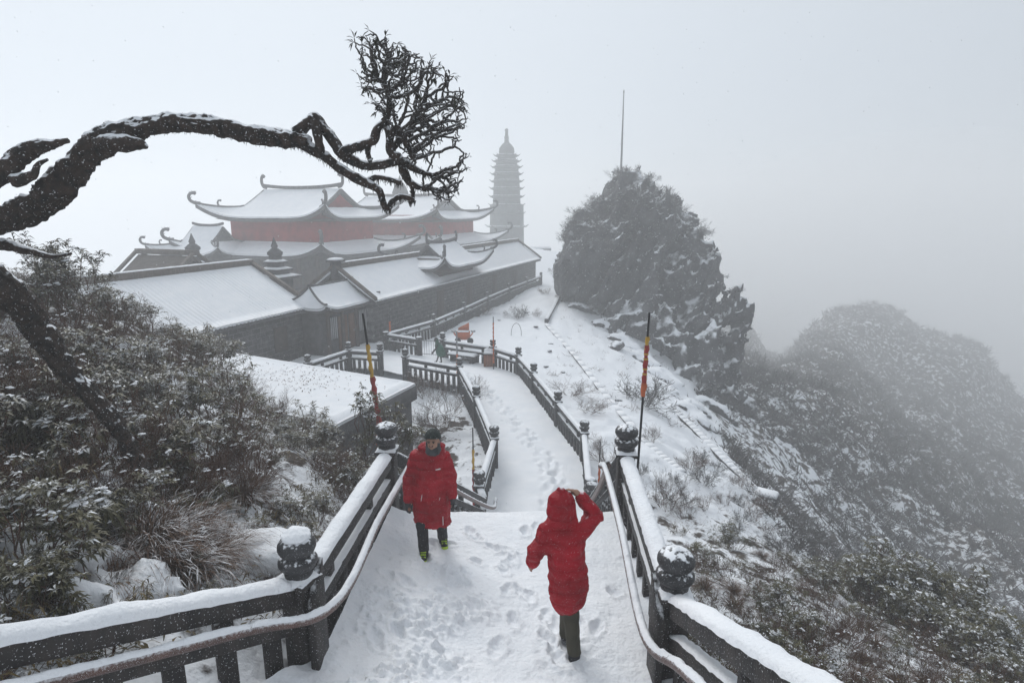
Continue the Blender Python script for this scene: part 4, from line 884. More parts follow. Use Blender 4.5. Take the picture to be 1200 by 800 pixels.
put('slab_body', *box(sp_-[0, 0, .1], (.9, .6, .35), -.6), STONE, sl); put('snow_cap', *box(sp_+[0, 0, .252], (.9, .6, .1), -.6, .85), SNOW, sl)
p = onground(1062, 545); q = onground(1040, 549); tl = thing('ledge_wall', 'pale straight snowy ledge far down the misty hillside', 'ledge', p)
put('ledge', *beam(p+(q-p)*-.3+[0, 0, .0], p+(q-p)*1.0+[0, 0, .0], .5, .5), SNOWFAR, tl)
# ================================================================== gnarled old tree
def limb(g, rows_, n=18, m=7, seed=0., gn=.2):
    """rows: u, v, distance, radius in metres; swept with ridged bark noise"""
    q = spline([[*PT(u, v, t), r] for u, v, t, r in rows_], m); pts, rad = q[:, :3], q[:, 3]
    rad = rad*(.68 if n > 24 else .85); T_, N_, B_ = frames(pts); a = np.arange(n)/n*2*math.pi; L_ = np.concatenate([[0], np.cumsum(np.linalg.norm(np.diff(pts, axis=0), axis=1))])
    tw = a[None]+L_[:, None]*1.3
    k = 1+gn*fbm(np.stack([np.cos(tw)*1.3+seed, np.sin(tw)*1.3, L_[:, None]*1.6+0*tw], -1), 1, 4, True)-gn*.5+.5*gn*fbm(np.stack([L_*2.4+seed, L_*0, L_*0], -1), 1, 3)[:, None]
    r = rad[:, None]*k
    V_ = pts[:, None]+r[..., None]*(N_[:, None]*np.cos(a)[None, :, None]+B_[:, None]*np.sin(a)[None, :, None])
    V_ = V_+((fbm(V_*[1, 1, 1], 8, 4, True)-.3)*.026*np.clip(rad/.08, .2, 1.3)[:, None])[..., None]*(V_-pts[:, None])/(r[..., None]+1e-6)
    g.add(V_.reshape(-1, 3), [grid_faces(len(pts), n, True), tuple(range(n)), tuple(range((len(pts)-1)*n, len(pts)*n))[::-1]])
    return pts, rad
tree = thing('gnarled_tree', 'old gnarled tree with snow-dusted bark, its bare branch arching over the temple roofs', 'tree', PT(160, 548, 7.0))
g = Geo()
LIMBS = []
LIMBS.append(limb(g, [(172, 562, 7.05, .13), (160, 540, 7.0, .105), (138, 500, 6.9, .10), (105, 462, 6.75, .105), (72, 425, 6.6, .125), (50, 392, 6.45, .15), (22, 355, 6.25, .17), (-20, 318, 6.0, .18), (-75, 290, 5.8, .20), (-120, 265, 5.6, .22)], 44, 14, 1))
g.put('trunk', BARK, tree, smooth=True)
g = Geo()
LIMBS.append(limb(g, [(-120, 275, 5.6, .21), (-60, 266, 5.5, .16), (0, 258, 5.4, .13), (40, 242, 5.35, .13), (72, 216, 5.3, .135), (97, 188, 5.3, .115), (125, 165, 5.3, .125), (165, 150, 5.35, .092), (205, 143, 5.4, .09), (250, 148, 5.4, .088), (300, 158, 5.45, .09), (340, 163, 5.5, .085), (362, 168, 5.5, .07)], 44, 14, 4, .3))
limb(g, [(110, 172, 5.28, .05), (130, 168, 5.2, .07), (160, 168, 5.25, .05), (172, 172, 5.25, .02)], 10, 6, 3)
limb(g, [(-60, 290, 5.6, .05), (0, 286, 5.6, .05), (30, 293, 5.6, .035), (60, 300, 5.6, .02), (84, 297, 5.6, .008)], 10, 6, 9)
g.put('branch', BARK, tree, smooth=True)
g = Geo()   # broken limb at the far left
limb(g, [(-60, 232, 5.2, .10), (-20, 215, 5.15, .10), (8, 198, 5.1, .085), (24, 182, 5.1, .075), (45, 172, 5.1, .065), (66, 168, 5.1, .035), (80, 165, 5.1, .02)], 32, 12, 6, .35)
limb(g, [(16, 212, 5.05, .05), (38, 205, 5.05, .035), (46, 192, 5.05, .018), (56, 187, 5.05, .008)], 8, 6, 6, .3)
g.put('broken_limb', BARK, tree, smooth=True)
g = Geo(); sub = []
for rws in ([(345, 156, 5.5, .05), (362, 143, 5.5, .045), (369, 137, 5.5, .04), (378, 150, 5.5, .038), (390, 163, 5.5, .038), (400, 180, 5.5, .04)],
            [(368, 140, 5.45, .03), (372, 160, 5.42, .035), (376, 178, 5.45, .03), (372, 170, 5.45, .02)],
            [(350, 166, 5.5, .045), (378, 182, 5.5, .043), (402, 200, 5.5, .042), (425, 212, 5.5, .034), (443, 222, 5.5, .03), (450, 240, 5.5, .026), (457, 245, 5.5, .016)],
            [(398, 182, 5.5, .035), (408, 176, 5.45, .042), (425, 170, 5.45, .036), (437, 164, 5.45, .034), (443, 150, 5.45, .03), (452, 140, 5.45, .026), (456, 120, 5.45, .022), (450, 95, 5.45, .016)],
            [(405, 184, 5.5, .04), (425, 193, 5.5, .036), (450, 192, 5.5, .036), (468, 188, 5.5, .032), (490, 200, 5.5, .024), (508, 205, 5.55, .016)],
            [(432, 164, 5.45, .025), (431, 178, 5.45, .026), (434, 188, 5.45, .02)],
            [(450, 140, 5.45, .026), (456, 160, 5.4, .026), (458, 178, 5.4, .03), (470, 186, 5.4, .03)],
            [(470, 188, 5.5, .028), (474, 203, 5.5, .034), (482, 215, 5.5, .028), (500, 222, 5.5, .018)],
            [(455, 243, 5.5, .02), (463, 233, 5.5, .022), (474, 230, 5.5, .018), (485, 235, 5.5, .02)],
            [(430, 212, 5.52, .022), (440, 208, 5.52, .022), (455, 210, 5.5, .02), (470, 214, 5.5, .022)],
            [(458, 178, 5.5, .028), (472, 160, 5.5, .03), (482, 150, 5.55, .024), (490, 130, 5.6, .018)],
            [(456, 165, 5.35, .02), (465, 150, 5.35, .03), (476, 168, 5.35, .022), (486, 186, 5.35, .02)],
            [(482, 216, 5.5, .02), (484, 228, 5.5, .012), (481, 236, 5.5, .01)]):
    pts, rad = limb(g, rws, 9, 6, random.uniform(0, 20), .35); sub.append((pts, rad))
g.put('crooked_branch', BARK, tree, smooth=True)
# crown twigs grow towards points spread through the fan of the crown
CROWN = [(409, 40), (425, 34), (445, 38), (472, 55), (500, 68), (522, 78), (545, 108), (549, 135), (540, 160), (551, 185), (545, 208), (536, 228), (520, 242), (500, 228), (486, 210), (470, 175), (440, 130), (424, 110), (418, 85), (424, 66)]
def crown_points(n, poly, t0, dt, seed=3):
    r = np.random.default_rng(seed); out = []
    while len(out) < n:
        u, v = r.uniform(405, 555), r.uniform(30, 245)
        gap = perlin(np.array([u*.022, v*.022, 3.3]))+.5*perlin(np.array([u*.05, v*.05, 7.1]))
        if inpoly(np.array(u), np.array(v), poly) and gap > -.22+r.normal()*.12: out.append(PT(u, v, t0+r.uniform(-dt, dt)))
    return np.array(out)
att = crown_points(900, CROWN, 5.5, .38)
node = [p for pts, _ in sub[3:] for p in pts]; par_ = [-1]*len(node)
node = np.array(node); par_ = list(par_); nbase = len(node); alive = np.ones(len(att), bool)
for it in range(70):
    if not alive.any(): break
    A_ = att[alive]; d = ((A_[:, None]-node[None])**2).sum(-1); j = d.argmin(1); dm = d[np.arange(len(A_)), j]**.5
    ai = np.where(alive)[0]; alive[ai[dm < .035]] = False
    new, pp = [], []
    for k in np.unique(j[dm < .5]):
        v = (A_[(j == k) & (dm < .5)]-node[k]); v /= np.linalg.norm(v, axis=1)[:, None]+1e-9; v = v.mean(0)+RNG.normal(size=3)*.22; v /= np.linalg.norm(v)+1e-9
        q = node[k]+v*.028
        new.append(q); pp.append(k)
    if not new: break
    node = np.vstack([node, new]); par_ += pp
    if len(node) > 9000: break
par_ = np.array(par_); cnt = np.ones(len(node))
for i in range(len(node)-1, nbase-1, -1): cnt[par_[i]] += cnt[i]
rad_ = np.minimum(.0044*cnt**.34, .019); ii = np.arange(nbase, len(node)); kids = np.bincount(par_[ii], minlength=len(node))
v, f = segs(node[par_[ii]], node[ii], rad_[ii]*1.08, rad_[ii], 4)
put('crown_twigs', v, f, TWIGB, tree, kind='stuff', smooth=True)
tips = node[[i for i in ii if kids[i] == 0]]; tdir = np.array([node[i]-node[par_[i]] for i in ii if kids[i] == 0]); tdir /= np.linalg.norm(tdir, axis=1)[:, None]
def leaves(P0, dirs, L_, W_, droop=.3, fold=.25):
    """many folded lance leaves: base points, directions, lengths"""
    P0 = np.asarray(P0, float); n = len(P0); d = np.asarray(dirs, float); d = d/np.linalg.norm(d, axis=1)[:, None]; L_ = np.broadcast_to(L_, n)[:, None]; W_ = np.broadcast_to(W_, n)[:, None]
    s = np.cross(d, [0, 0, 1.]); s /= np.linalg.norm(s, axis=1)[:, None]+1e-6; up = np.cross(s, d)
    up = np.where(up[:, 2:3] < 0, -up, up)
    m1 = P0+d*L_*.5; tip = P0+d*L_-np.array([0, 0, 1.])*L_*droop-up*0
    V_ = np.stack([P0, m1-s*W_*.5+up*W_*fold, m1, m1+s*W_*.5+up*W_*fold, tip], 1)
    b = np.arange(n)[:, None]*5; F_ = np.concatenate([b+np.array([[0, 2, 1]]), b+np.array([[0, 3, 2]]), b+np.array([[1, 2, 4]]), b+np.array([[2, 3, 4]])])
    return V_.reshape(-1, 3), F_
lp, ld, ll = [], [], []
for p, d in zip(tips, tdir):
    up_left = p[2] > 5.0
    if random.random() < (.5 if p[2] > 5.35 else .15):
        for k in range(random.randint(3, 6)):
            v = d*.9+RNG.normal(size=3)*.55; lp.append(p); ld.append(v); ll.append(random.uniform(.05, .10) if p[2] > 5.35 else random.uniform(.025, .05))
v, f = leaves(lp, ld, ll, np.array(ll)*.24, .12); put('leaf', v, f, mat('dark_leaf', (.008, .009, .006), (.028, .03, .016), 5., snow=1.05, snow_soft=.1, snow_noise=20), tree, kind='stuff')
# frozen moss and icicles on the underside
A_, B_, R_a = [], [], []
for pts, rad in LIMBS[1:]+sub:
    for p, r in zip(pts, rad):
        for k in range(3 if r > .05 else 4):
            if random.random() < .75:
                a = random.uniform(-1.1, 1.1); q = p+np.array([math.sin(a)*r*.7, random.uniform(-.5, .5)*r, -math.cos(a)*r*.92]); l_ = random.uniform(.015, .06)
                A_.append(q+[random.uniform(-.02, .02), 0, .01]); B_.append(q+[random.uniform(-.015, .015), 0, -l_]); R_a.append(random.uniform(.003, .008))
v, f = segs(A_, B_, np.array(R_a), .001, 4); put('frozen_moss', v, f, TWIGB, tree, kind='stuff')

# ================================================================== shrubs
def branching(rng, stems, L0, lev, kids, spread, up, r0, lean=.5, shrink=.68, wob=.25):
    A_, B_, RA, RB, tp, td = [], [], [], [], [], []
    def go(p, d, L_, r, l):
        n = 3
        for k in range(n):
            d = d+rng.normal(size=3)*wob*.5+np.array([0, 0, up*.15]); d /= np.linalg.norm(d); q = p+d*L_/n; A_.append(p); B_.append(q); RA.append(r*(1-.2*k/n)); RB.append(r*(1-.2*(k+1)/n)); p = q
            if l < lev and k < n-1 and rng.random() < .5: go2(p, d, L_, r, l)
        if l < lev:
            for k in range(kids): go2(p, d, L_, r, l)
        else: tp.append(p); td.append(d)
    def go2(p, d, L_, r, l):
        v = d+rng.normal(size=3)*spread; v[2] += up*.3; v /= np.linalg.norm(v); go(p, v, L_*shrink*rng.uniform(.8, 1.15), r*.62, l+1)
    for k in range(stems):
        a = rng.uniform(0, 6.28); v = np.array([math.cos(a)*lean, math.sin(a)*lean, 1.]); go(np.array([math.cos(a)*.08, math.sin(a)*.08, -.15]), v/np.linalg.norm(v), L0*rng.uniform(.75, 1.2), r0, 0)
    return [np.array(x) for x in (A_, B_, RA, RB, tp, td)]
def clumps(rng, P0, s0, n):
    g = Geo(); n_ = 7; c0 = None
    for i in range(n*2):
        c0 = P0[rng.integers(len(P0))] if i % 4 == 0 else c0; s = rng.uniform(.35, 1)*s0*(.8 if i % 4 else 1); p = c0+rng.normal(size=3)*[s0, s0, s0*.3]; a, e = np.meshgrid(np.arange(8)/8*6.283, np.linspace(0, 1, 4))
        rr = np.cos(e*math.pi/2)**.7; V_ = np.stack([np.cos(a)*rr*s*rng.uniform(.8, 1.6), np.sin(a)*rr*s*rng.uniform(.6, 1), (np.sin(e*math.pi/2)*.42-.12)*s], -1).reshape(-1, 3)
        V_ = V_*(1+.6*fbm(V_+p*3, 1.6/s, 3)[:, None]); g.add(V_+p, grid_faces(4, 8, True))
    return g
KINDS = {}
def reg(kind, parts_): KINDS.setdefault(kind, []).append(parts_)
for s_ in range(4):      # evergreen shrub with whorled leaves
    rng = np.random.default_rng(20+s_); A_, B_, RA, RB, tp, td = branching(rng, 7, .50, 3, 2, .55, .5, .016, .55)
    st = Geo().add(*segs(A_, B_, RA, RB, 3)).mesh('stem', TWIG)
    lp, ld, ll = [], [], []
    for p, d in zip(tp, td):
        for k in range(7):
            a = k*.9+rng.uniform(-.3, .3); o = np.array([math.cos(a), math.sin(a), rng.uniform(-.45, .45)])+d*.5; lp.append(p+d*rng.uniform(-.03, .02)); ld.append(o); ll.append(rng.uniform(.10, .16))
    v, f = leaves(lp, ld, ll, np.array(ll)*.27, .3); lm = Geo().add(v, f).mesh('leaf', LEAFD)
    hi = tp[tp[:, 2] > np.percentile(tp[:, 2], 45)]; sn = clumps(rng, hi, .05, 26).mesh('snow_clump', SNOW, True); reg('ever', [('stem', st), ('leaf', lm), ('snow_clump', sn)])
for s_ in range(3):      # leafless twiggy shrub
    rng = np.random.default_rng(40+s_); A_, B_, RA, RB, tp, td = branching(rng, 10, .42, 4, 2, .5, .4, .009, .8, .72)
    RA = np.maximum(RA, .0022); RB = np.maximum(RB, .0018)
    reg('bare', [('stem', Geo().add(*segs(A_, B_, RA, RB, 3)).mesh('stem', TWIG)), ('snow_clump', clumps(rng, tp, .03, 30).mesh('snow_clump', SNOW, True))])
for s_ in range(2):      # frosted bush
    rng = np.random.default_rng(60+s_); A_, B_, RA, RB, tp, td = branching(rng, 10, .4, 4, 2, .55, .3, .012, .9, .72)
    RA = np.maximum(RA, .005); RB = np.maximum(RB, .004)
    reg('frost', [('stem', Geo().add(*segs(A_, B_, RA, RB, 3)).mesh('stem', FROST)), ('snow_clump', clumps(rng, tp, .04, 30).mesh('snow_clump', SNOW, True))])
for s_ in range(3):      # dwarf bamboo
    rng = np.random.default_rng(80+s_); A_, B_, lp, ld, ll = [], [], [], [], []
    for k in range(34):
        a = rng.uniform(0, 6.28); r = rng.uniform(0, .35); p = np.array([math.cos(a)*r, math.sin(a)*r, -.1]); d = np.array([math.cos(a)*.4, math.sin(a)*.4, 1]); h = rng.uniform(.4, .85)
        for j in range(4):
            d2 = d/np.linalg.norm(d); q = p+d2*h/4; A_.append(p); B_.append(q); p = q; d = d+rng.normal(size=3)*.12-np.array([0, 0, .1])
            if j > 0:
                for m_ in range(4 if j == 3 else 2):
                    b_ = rng.uniform(0, 6.28); lp.append(p); ld.append([math.cos(b_), math.sin(b_), rng.uniform(-.6, .3)]); ll.append(rng.uniform(.12, .22))
    st = Geo().add(*segs(A_, B_, .004, .003, 3)).mesh('stem', GRASSB); v, f = leaves(lp, ld, ll, np.array(ll)*.13, .4); reg('bamboo', [('stem', st), ('leaf', Geo().add(v, f).mesh('leaf', LEAFO)), ('snow_clump', clumps(rng, np.array(lp), .05, 10).mesh('snow_clump', SNOW, True))])
def tussock(rng, n, L0, spread, w_=.006):
    V_, F_ = [], []
    for k in range(n):
        a = rng.uniform(0, 6.28); r = rng.uniform(0, .12); p = np.array([math.cos(a)*r, math.sin(a)*r, -.05]); o = np.array([math.cos(a+rng.normal()*.4), math.sin(a+rng.normal()*.4), 0]); L_ = L0*rng.uniform(.6, 1.2); sp_ = spread*rng.uniform(.4, 1.2); sd = np.array([-o[1], o[0], 0])*w_
        t = np.linspace(0, 1, 6)[:, None]; q = p+o*sp_*L_*t**1.3+np.array([0, 0, 1.])*L_*(t*1.1-t**2.2*sp_*1.1); base = len(V_)*12
        V_.append(np.concatenate([q-sd*(1.1-t), q+sd*(1.1-t)])); F_.append(np.array([(i, i+1, i+7, i+6) for i in range(5)])+base)
    return np.concatenate(V_), np.concatenate(F_)
for s_ in range(3):
    rng = np.random.default_rng(100+s_); v, f = tussock(rng, 380, .62, .95); reg('grass', [('blade', Geo().add(v, f).mesh('blade', GRASSB))])
for s_ in range(2):      # broad drooping leaves, near the left rail
    rng = np.random.default_rng(140+s_); A_, B_, RA, RB, tp, td = branching(rng, 8, .38, 2, 2, .5, .4, .012, .7)
    lp, ld, ll = [], [], []
    for p, d in zip(tp, td):
        for k in range(9):
            a = k*.7+rng.uniform(-.3, .3); lp.append(p); ld.append(np.array([math.cos(a), math.sin(a), rng.uniform(-1.1, .3)])+d*.3); ll.append(rng.uniform(.12, .2))
    v, f = leaves(lp, ld, ll, np.array(ll)*.24, .5); reg('broad', [('stem', Geo().add(*segs(A_, B_, RA, RB, 3)).mesh('stem', TWIG)), ('leaf', Geo().add(v, f).mesh('leaf', LEAFD)), ('snow_clump', clumps(rng, tp, .055, 16).mesh('snow_clump', SNOW, True))])
NAMES = {'broad': ('rhododendron', 'shrub'), 'ever': ('evergreen_shrub', 'shrub'), 'bare': ('bare_shrub', 'shrub'), 'frost': ('frosted_bush', 'bush'), 'bamboo': ('dwarf_bamboo', 'bamboo'), 'grass': ('grass_tussock', 'grass tuft')}
NSH = [0]
def shrub(kind, x, y, s, label, group, hs=1., z=None, var=None, sink=.0):
    v = KINDS[kind][random.randrange(len(KINDS[kind])) if var is None else var]; nm, ct = NAMES[kind]
    z = float(terrain(np.array([x]), np.array([y]))[0])-sink if z is None else z
    t = thing(nm, label, ct, (x, y, z), group); t.rotation_euler = (random.uniform(-.12, .12), random.uniform(-.12, .12), random.uniform(0, 6.28)); t.scale = (s, s, s*hs)
    for pn, me in v:
        o = bpy.data.objects.new(pn, me); COL.objects.link(o); o.parent = t
        if pn != 'stem' or True: o['kind'] = 'stuff'
    NSH[0] += 1
    return t
FLAT = [q0[:2], q1[:2], q3[:2], q2[:2]]
BLD = [(-8.5, 37), (-17.5, 19.0), (-26, 22), (-26, 45)]
def free_v(x, y):
    b = inpoly(x, y, TERR) | inpoly(x, y, FLAT) | inpoly(x, y, BLD) | ((y > 8) & (y < 15) & (x > -1.9) & (x < 2.4)) | ((y <= 8.6) & (x > -2.35-np.maximum(0, 4.8-y)*.75) & (x < 1.95))
    return ~b
def free(x, y):
    X_, Y_ = np.array(x), np.array(y)
    if inpoly(X_, Y_, TERR) or inpoly(X_, Y_, FLAT) or inpoly(X_, Y_, BLD): return False
    if y > 8 and y < 15 and -1.9 < x < 2.4: return False
    if y <= 8.6 and -2.35-max(0, 4.8-y)*.75 < x < 1.95: return False
    return True
def scatter(n, th, rr, pick, seed, mind=.5):
    r_ = random.Random(seed); done = []; tries = 0
    while len(done) < n and tries < n*40:
        tries += 1; a = math.radians(r_.uniform(*th)); r = rr[0]*(rr[1]/rr[0])**r_.random(); x, y = r*math.sin(a), r*math.cos(a)
        if not free(x, y): continue
        if any((x-p)**2+(y-q)**2 < (mind*(.5+r/14))**2 for p, q in done): continue
        c = pick(x, y, r, a, r_)
        if c is None: continue
        done.append((x, y)); kind, s, hs = c; az = math.degrees(a)
        if x < 0: ph = 'close behind the snowy left rail' if r < 7.5 else 'around the foot of the leaning trunk' if r < 12 and az < -36 else 'on the crest before the wide snowy roof' if az < -31 else 'between the left knob posts and the flat roof' if r < 13 else 'beside the flat-roof building'
        else: ph = 'just outside the snowy right rail' if r < 7.5 else 'beside the kerb on the snow slope' if x < 6 and y > 13 else 'on the brink above the misty valley' if r > 13.5 else 'halfway down the brushy slope right of the rail'
        shrub(kind, x, y, s, LOOK[kind]+' '+ph, NAMES[kind][1]+'s ('+kind+') '+ph, hs)
LOOK = dict(ever='dark evergreen shrub with drooping leaves', bare='leafless brown twiggy shrub', bamboo='olive dwarf bamboo clump', grass='withered brown grass tussock', frost='grey frosted bush')
LABELS = {('ever', True): ('dark evergreen shrub with drooping leaves and snow on the wooded bank left of the stairs', 'evergreen shrubs on the left bank'),
 ('bare', True): ('leafless brown twiggy shrub with frosted tips on the bank left of the stairs', 'bare shrubs on the left bank'),
 ('bamboo', True): ('olive dwarf bamboo with drooping leaves and snow on the left bank', 'dwarf bamboo on the left bank'),
 ('grass', True): ('withered brown drooping grass tussock in snow on the left bank', 'grass tussocks on the left bank'),
 ('ever', False): ('low dark evergreen shrub on the brushy slope right of the stairs', 'evergreen shrubs on the right slope'),
 ('bare', False): ('leafless brown shrub on the brushy slope right of the stairs', 'bare shrubs on the right slope'),
 ('bamboo', False): ('olive dwarf bamboo clump poking through snow right of the stairs', 'dwarf bamboo on the right slope'),
 ('grass', False): ('withered grass tussock lying over in the snow right of the stairs', 'grass tussocks on the right slope'),
 ('frost', False): ('grey frosted bush on the slope right of the path', 'frosted bushes on the right slope'), ('frost', True): ('grey frosted bush on the slope left of the path', 'frosted bushes left of the path')}
def pick_left(x, y, r, a, q):
    near = abs(x+2.3) < 1.2 and y < 9
    if y > 19: return ('bare', q.uniform(.7, 1), 1.) if q.random() < .5 else ('frost', q.uniform(.6, .9), 1.)
    k = q.random()
    if r < 7.2:
        kind = 'bamboo' if k < .38 else 'grass' if k < .60 else 'ever' if k < .78 else 'bare'
        s = q.uniform(.5, .85)*(.7 if near else 1)
    else: kind = 'ever' if k < .38 else 'bare' if k < .74 else 'bamboo' if k < .86 else 'grass'; s = q.uniform(.6, 1.15)*(.55 if near else 1)
    if -3.6 < x < -2 and 4.5 < y < 7.4: s *= .5
    if -5.5 < x < -2 and y > 9: s *= .62
    if r < 9 and q.random() < .55: return None
    return kind, s, 1.
scatter(290, (-63, -9), (4.6, 25), pick_left, 5, .42)
def pick_right(x, y, r, a, q):
    k = q.random(); kind = 'ever' if k < .2 else 'bare' if k < .6 else 'bamboo' if k < .74 else 'grass'
    s = q.uniform(.38, .68)
    if x > 8.5: s *= 1.2
    if x < 3.2: s *= .6
    if y > 15.5: kind = 'bare' if k < .5 else 'frost'; s = q.uniform(.4, .7)
    return kind, s, 1.
def keep_right(x, y, r, a, q):
    if y > 13 and x < 4.5+ (y-13)*.35: return pick_right(x, y, r, a, q) if q.random() < .12 else None
    return pick_right(x, y, r, a, q)
scatter(290, (13, 62), (4.2, 24), keep_right, 6, .36)
# taller evergreen bushes that stand against the valley at the lower right
for i, (u, v, d_) in enumerate([(1050, 628, 13.2), (1075, 640, 12.4), (1030, 650, 12.2), (1110, 662, 11.9), (1135, 680, 11.3), (1165, 700, 10.8), (1195, 712, 10.4), (1090, 690, 11.2), (1000, 655, 12.5), (1060, 670, 11.6), (1150, 720, 10), (1120, 705, 10.5)]):
    tp_ = CZ+d_*math.tan(math.atan((400-v)/F)-PITCH); x = (u-600)/F*(d_*CP+(CZ-tp_)*SP); gz_ = float(terrain(np.array([x]), np.array([d_]))[0]); shrub('ever', x, d_, min(2.2, max(.8, (tp_-gz_)/1.45)), 'tall dark evergreen bush standing against the misty valley at lower right', 'tall bushes against the valley', 1.05)
# single ones the photograph picks out
def at_px(kind, u, v, s, label, hs=1., group=None, var=None):
    p = onground(u, v); return shrub(kind, p[0], p[1], s, label, group, hs, None, var)
for u, v, s_ in ((60, 575, 1.0), (112, 645, .9), (75, 705, .8), (15, 640, 1.0), (195, 585, .8), (22, 500, 1.1), (235, 610, .6), (0, 560, 1.)):
    at_px('broad', u, v, s_, 'rhododendron with long dark drooping leaves in the snow at lower left', 1., 'rhododendrons at the lower left')
for u, v, s_ in ((170, 668, 1.25), (205, 680, 1.2), (235, 672, 1.1), (160, 640, 1.3), (262, 660, .9), (190, 640, 1.2), (225, 640, 1.2), (135, 690, .8), (285, 590, 1.), (100, 520, 1.1), (250, 560, 1.1)):
    at_px('grass', u, v, s_, 'large brown mop of withered grass hanging over the snow left of the knob post', 1., 'grass mops left of the knob post')
at_px('bare', 520, 500, 2.0, 'big brown leafless thicket left of the path kink, behind the man in red', .9, None, 0)
at_px('bare', 545, 475, 1.5, 'brown leafless thicket pressed against the path balustrade below the corner knob', .9, None, 1)
at_px('bare', 500, 465, 1.4, 'brown leafless thicket right beside the flat-roof building', .9, None, 2)
at_px('bare', 668, 462, 1.5, 'flat brown scrub patch just outside the right path balustrade', .5, None, 1)
at_px('bare', 690, 485, 1.2, 'small rusty scrub patch below the larger one right of the path', .5, None, 2)
at_px('frost', 752, 474, 2.1, 'round grey frosted bush on the snow slope below the rock outcrop', .8, None, 0)
at_px('frost', 607, 373, 1.4, 'small frosted bush on the snowfield right of the long building', .8, None, 1)
at_px('bare', 560, 370, 1.7, 'wide low bare scrub beside the long building balustrade', .5, None, 1)
at_px('bare', 630, 372, .8, 'tiny twiggy sprig alone on the snowfield above the path', .9, None, 0)
at_px('bare', 640, 345, 1.2, 'frosted low scrub near the left foot of the outcrop', .5, None, 2)
at_px('frost', 585, 338, 1.3, 'pale scrub behind the far end of the long balustrade', .5, None, 1)
at_px('bare', 715, 545, 1.1, 'leafless arching shrub just outside the lower end of the right path balustrade', 1.1, None, 1)
at_px('bare', 780, 600, .9, 'leafless frosted shrub behind the black knob right of the walker', 1.2, None, 2)
at_px('bare', 810, 555, 1.0, 'brown shrub beside the slope kerb below the flag pole', .8, None, 0)
sp = P(455, 500, -.6); shrub('ever', -3.0, 12.2, 1.15, 'evergreen sapling with clustered leaves rising beside the left flag pole', None, 1.5, -1.2, 2)
shrub('ever', -9.6, 13.0, 1.2, 'tall evergreen shrub on the crest of the left bank, sticking up before the roofs', None, 1.35, None, 1)
shrub('ever', -5.4, 10.5, 1.0, 'evergreen shrub rising before the left corner of the flat roof', None, 1.2, None, 3)
dp = [(onground(u, v), a_, b_) for u, v, a_, b_ in ((45, 590, .75, .5), (20, 560, .5, .4), (118, 612, .4, .3), (75, 668, .6, .3), (150, 700, .5, .25), (30, 715, .5, .3), (60, 520, .5, .3), (10, 660, .5, .3))]
for p_, a_, b_ in dp:
    def fd(Gd, p_=p_, a_=a_, b_=b_): return smin(ell(Gd, p_+[0, 0, -.02], (a_*.9, b_*.9, .22)), ell(Gd, p_+[a_*.5, .1, -.05], (a_*.6, b_*.6, .17)), .15)+fbm(Gd, 3.2, 3)*.12
    v, f = sdf(fd, p_-[a_*1.3, b_*1.3+.2, .4], p_+[a_*1.5, b_*1.3+.2, .6], .05); put('snow_drift', v, f, SNOW, None, smooth=True, kind='stuff', label='smooth lump of snow caught among the shrubs at lower left')
# ------------------------------------------------------------------ brush nobody could count
def tufts(P0, S0, n, rng, w_=.03, flat=.9, nside=3):
    k = len(P0); P_ = np.repeat(P0, n, 0); S_ = np.repeat(S0, n); d = rng.normal(size=(k*n, 3))*[flat, flat, .4]; d[:, 2] = np.abs(d[:, 2])+.35; d /= np.linalg.norm(d, axis=1)[:, None]
    A_ = P_+rng.normal(size=(k*n, 3))*(S_*.25)[:, None]*[1, 1, .2]; B_ = A_+d*(S_*rng.uniform(.5, 1.1, k*n))[:, None]
    return segs(A_, B_, S_*w_, S_*w_*.4, nside)
rng = np.random.default_rng(9)
def field(n, th, rr, test):
    a = np.radians(rng.uniform(*th, n)); r = rr[0]*(rr[1]/rr[0])**rng.random(n); x, y = r*np.sin(a), r*np.cos(a); m = test(x, y, r); x, y, r = x[m], y[m], r[m]
    return np.stack([x, y, terrain(x, y)-.05], -1), r
P0, r = field(17000, (12, 60), (20, 140), lambda x, y, r: (x > 8+(y-16)*.22) & (fbm(p3(x, y), .09, 3)+.2+np.clip((r-60)/60, 0, .4) > rng.normal(size=len(x))*.35))
v, f = tufts(P0, np.clip(r/60, .35, 1.3)*rng.uniform(.5, 1.3, len(r)), 9, rng, .045)
put('valley_brush', v, f, HILLB, None, kind='stuff', label='grey frosted brush covering the misty valley side and far hill')
tst = lambda x, y, r: free_v(x, y)
P0, r = field(1900, (-64, -9), (4.4, 24), tst); v, f = tufts(P0, rng.uniform(.12, .34, len(P0)), 8, rng, .013, 1.3)
put('left_undergrowth', v, f, TWIG, None, kind='stuff', label='thin brown undergrowth in the snow of the left bank')
P0, r = field(4200, (13, 62), (4.0, 24), lambda x, y, r: tst(x, y, r) & ~((y > 13) & (x < 4.2+(y-13)*.33) & (rng.random(len(x)) > .12))); v, f = tufts(P0, rng.uniform(.1, .3, len(P0)), 9, rng, .013, 1.3)
put('right_undergrowth', v, f, TWIG, None, kind='stuff', label='thin brown undergrowth in the snow of the right slope')
def leafpatch(P0, rng, n, L0):
    k = len(P0); P_ = np.repeat(P0, n, 0)+rng.normal(size=(k*n, 3))*[.12, .12, .04]+[0, 0, .1]; d = rng.normal(size=(k*n, 3))*[1, 1, .35]; L_ = L0*rng.uniform(.6, 1.3, k*n); return leaves(P_, d, L_, L_*.2, .35)
P0, r = field(1500, (-64, -9), (4.4, 17), tst); v, f = leafpatch(P0, rng, 10, .11); put('left_ground_leaves', v, f, LEAFO, None, kind='stuff', label='olive leaves poking out of the snow on the left bank')
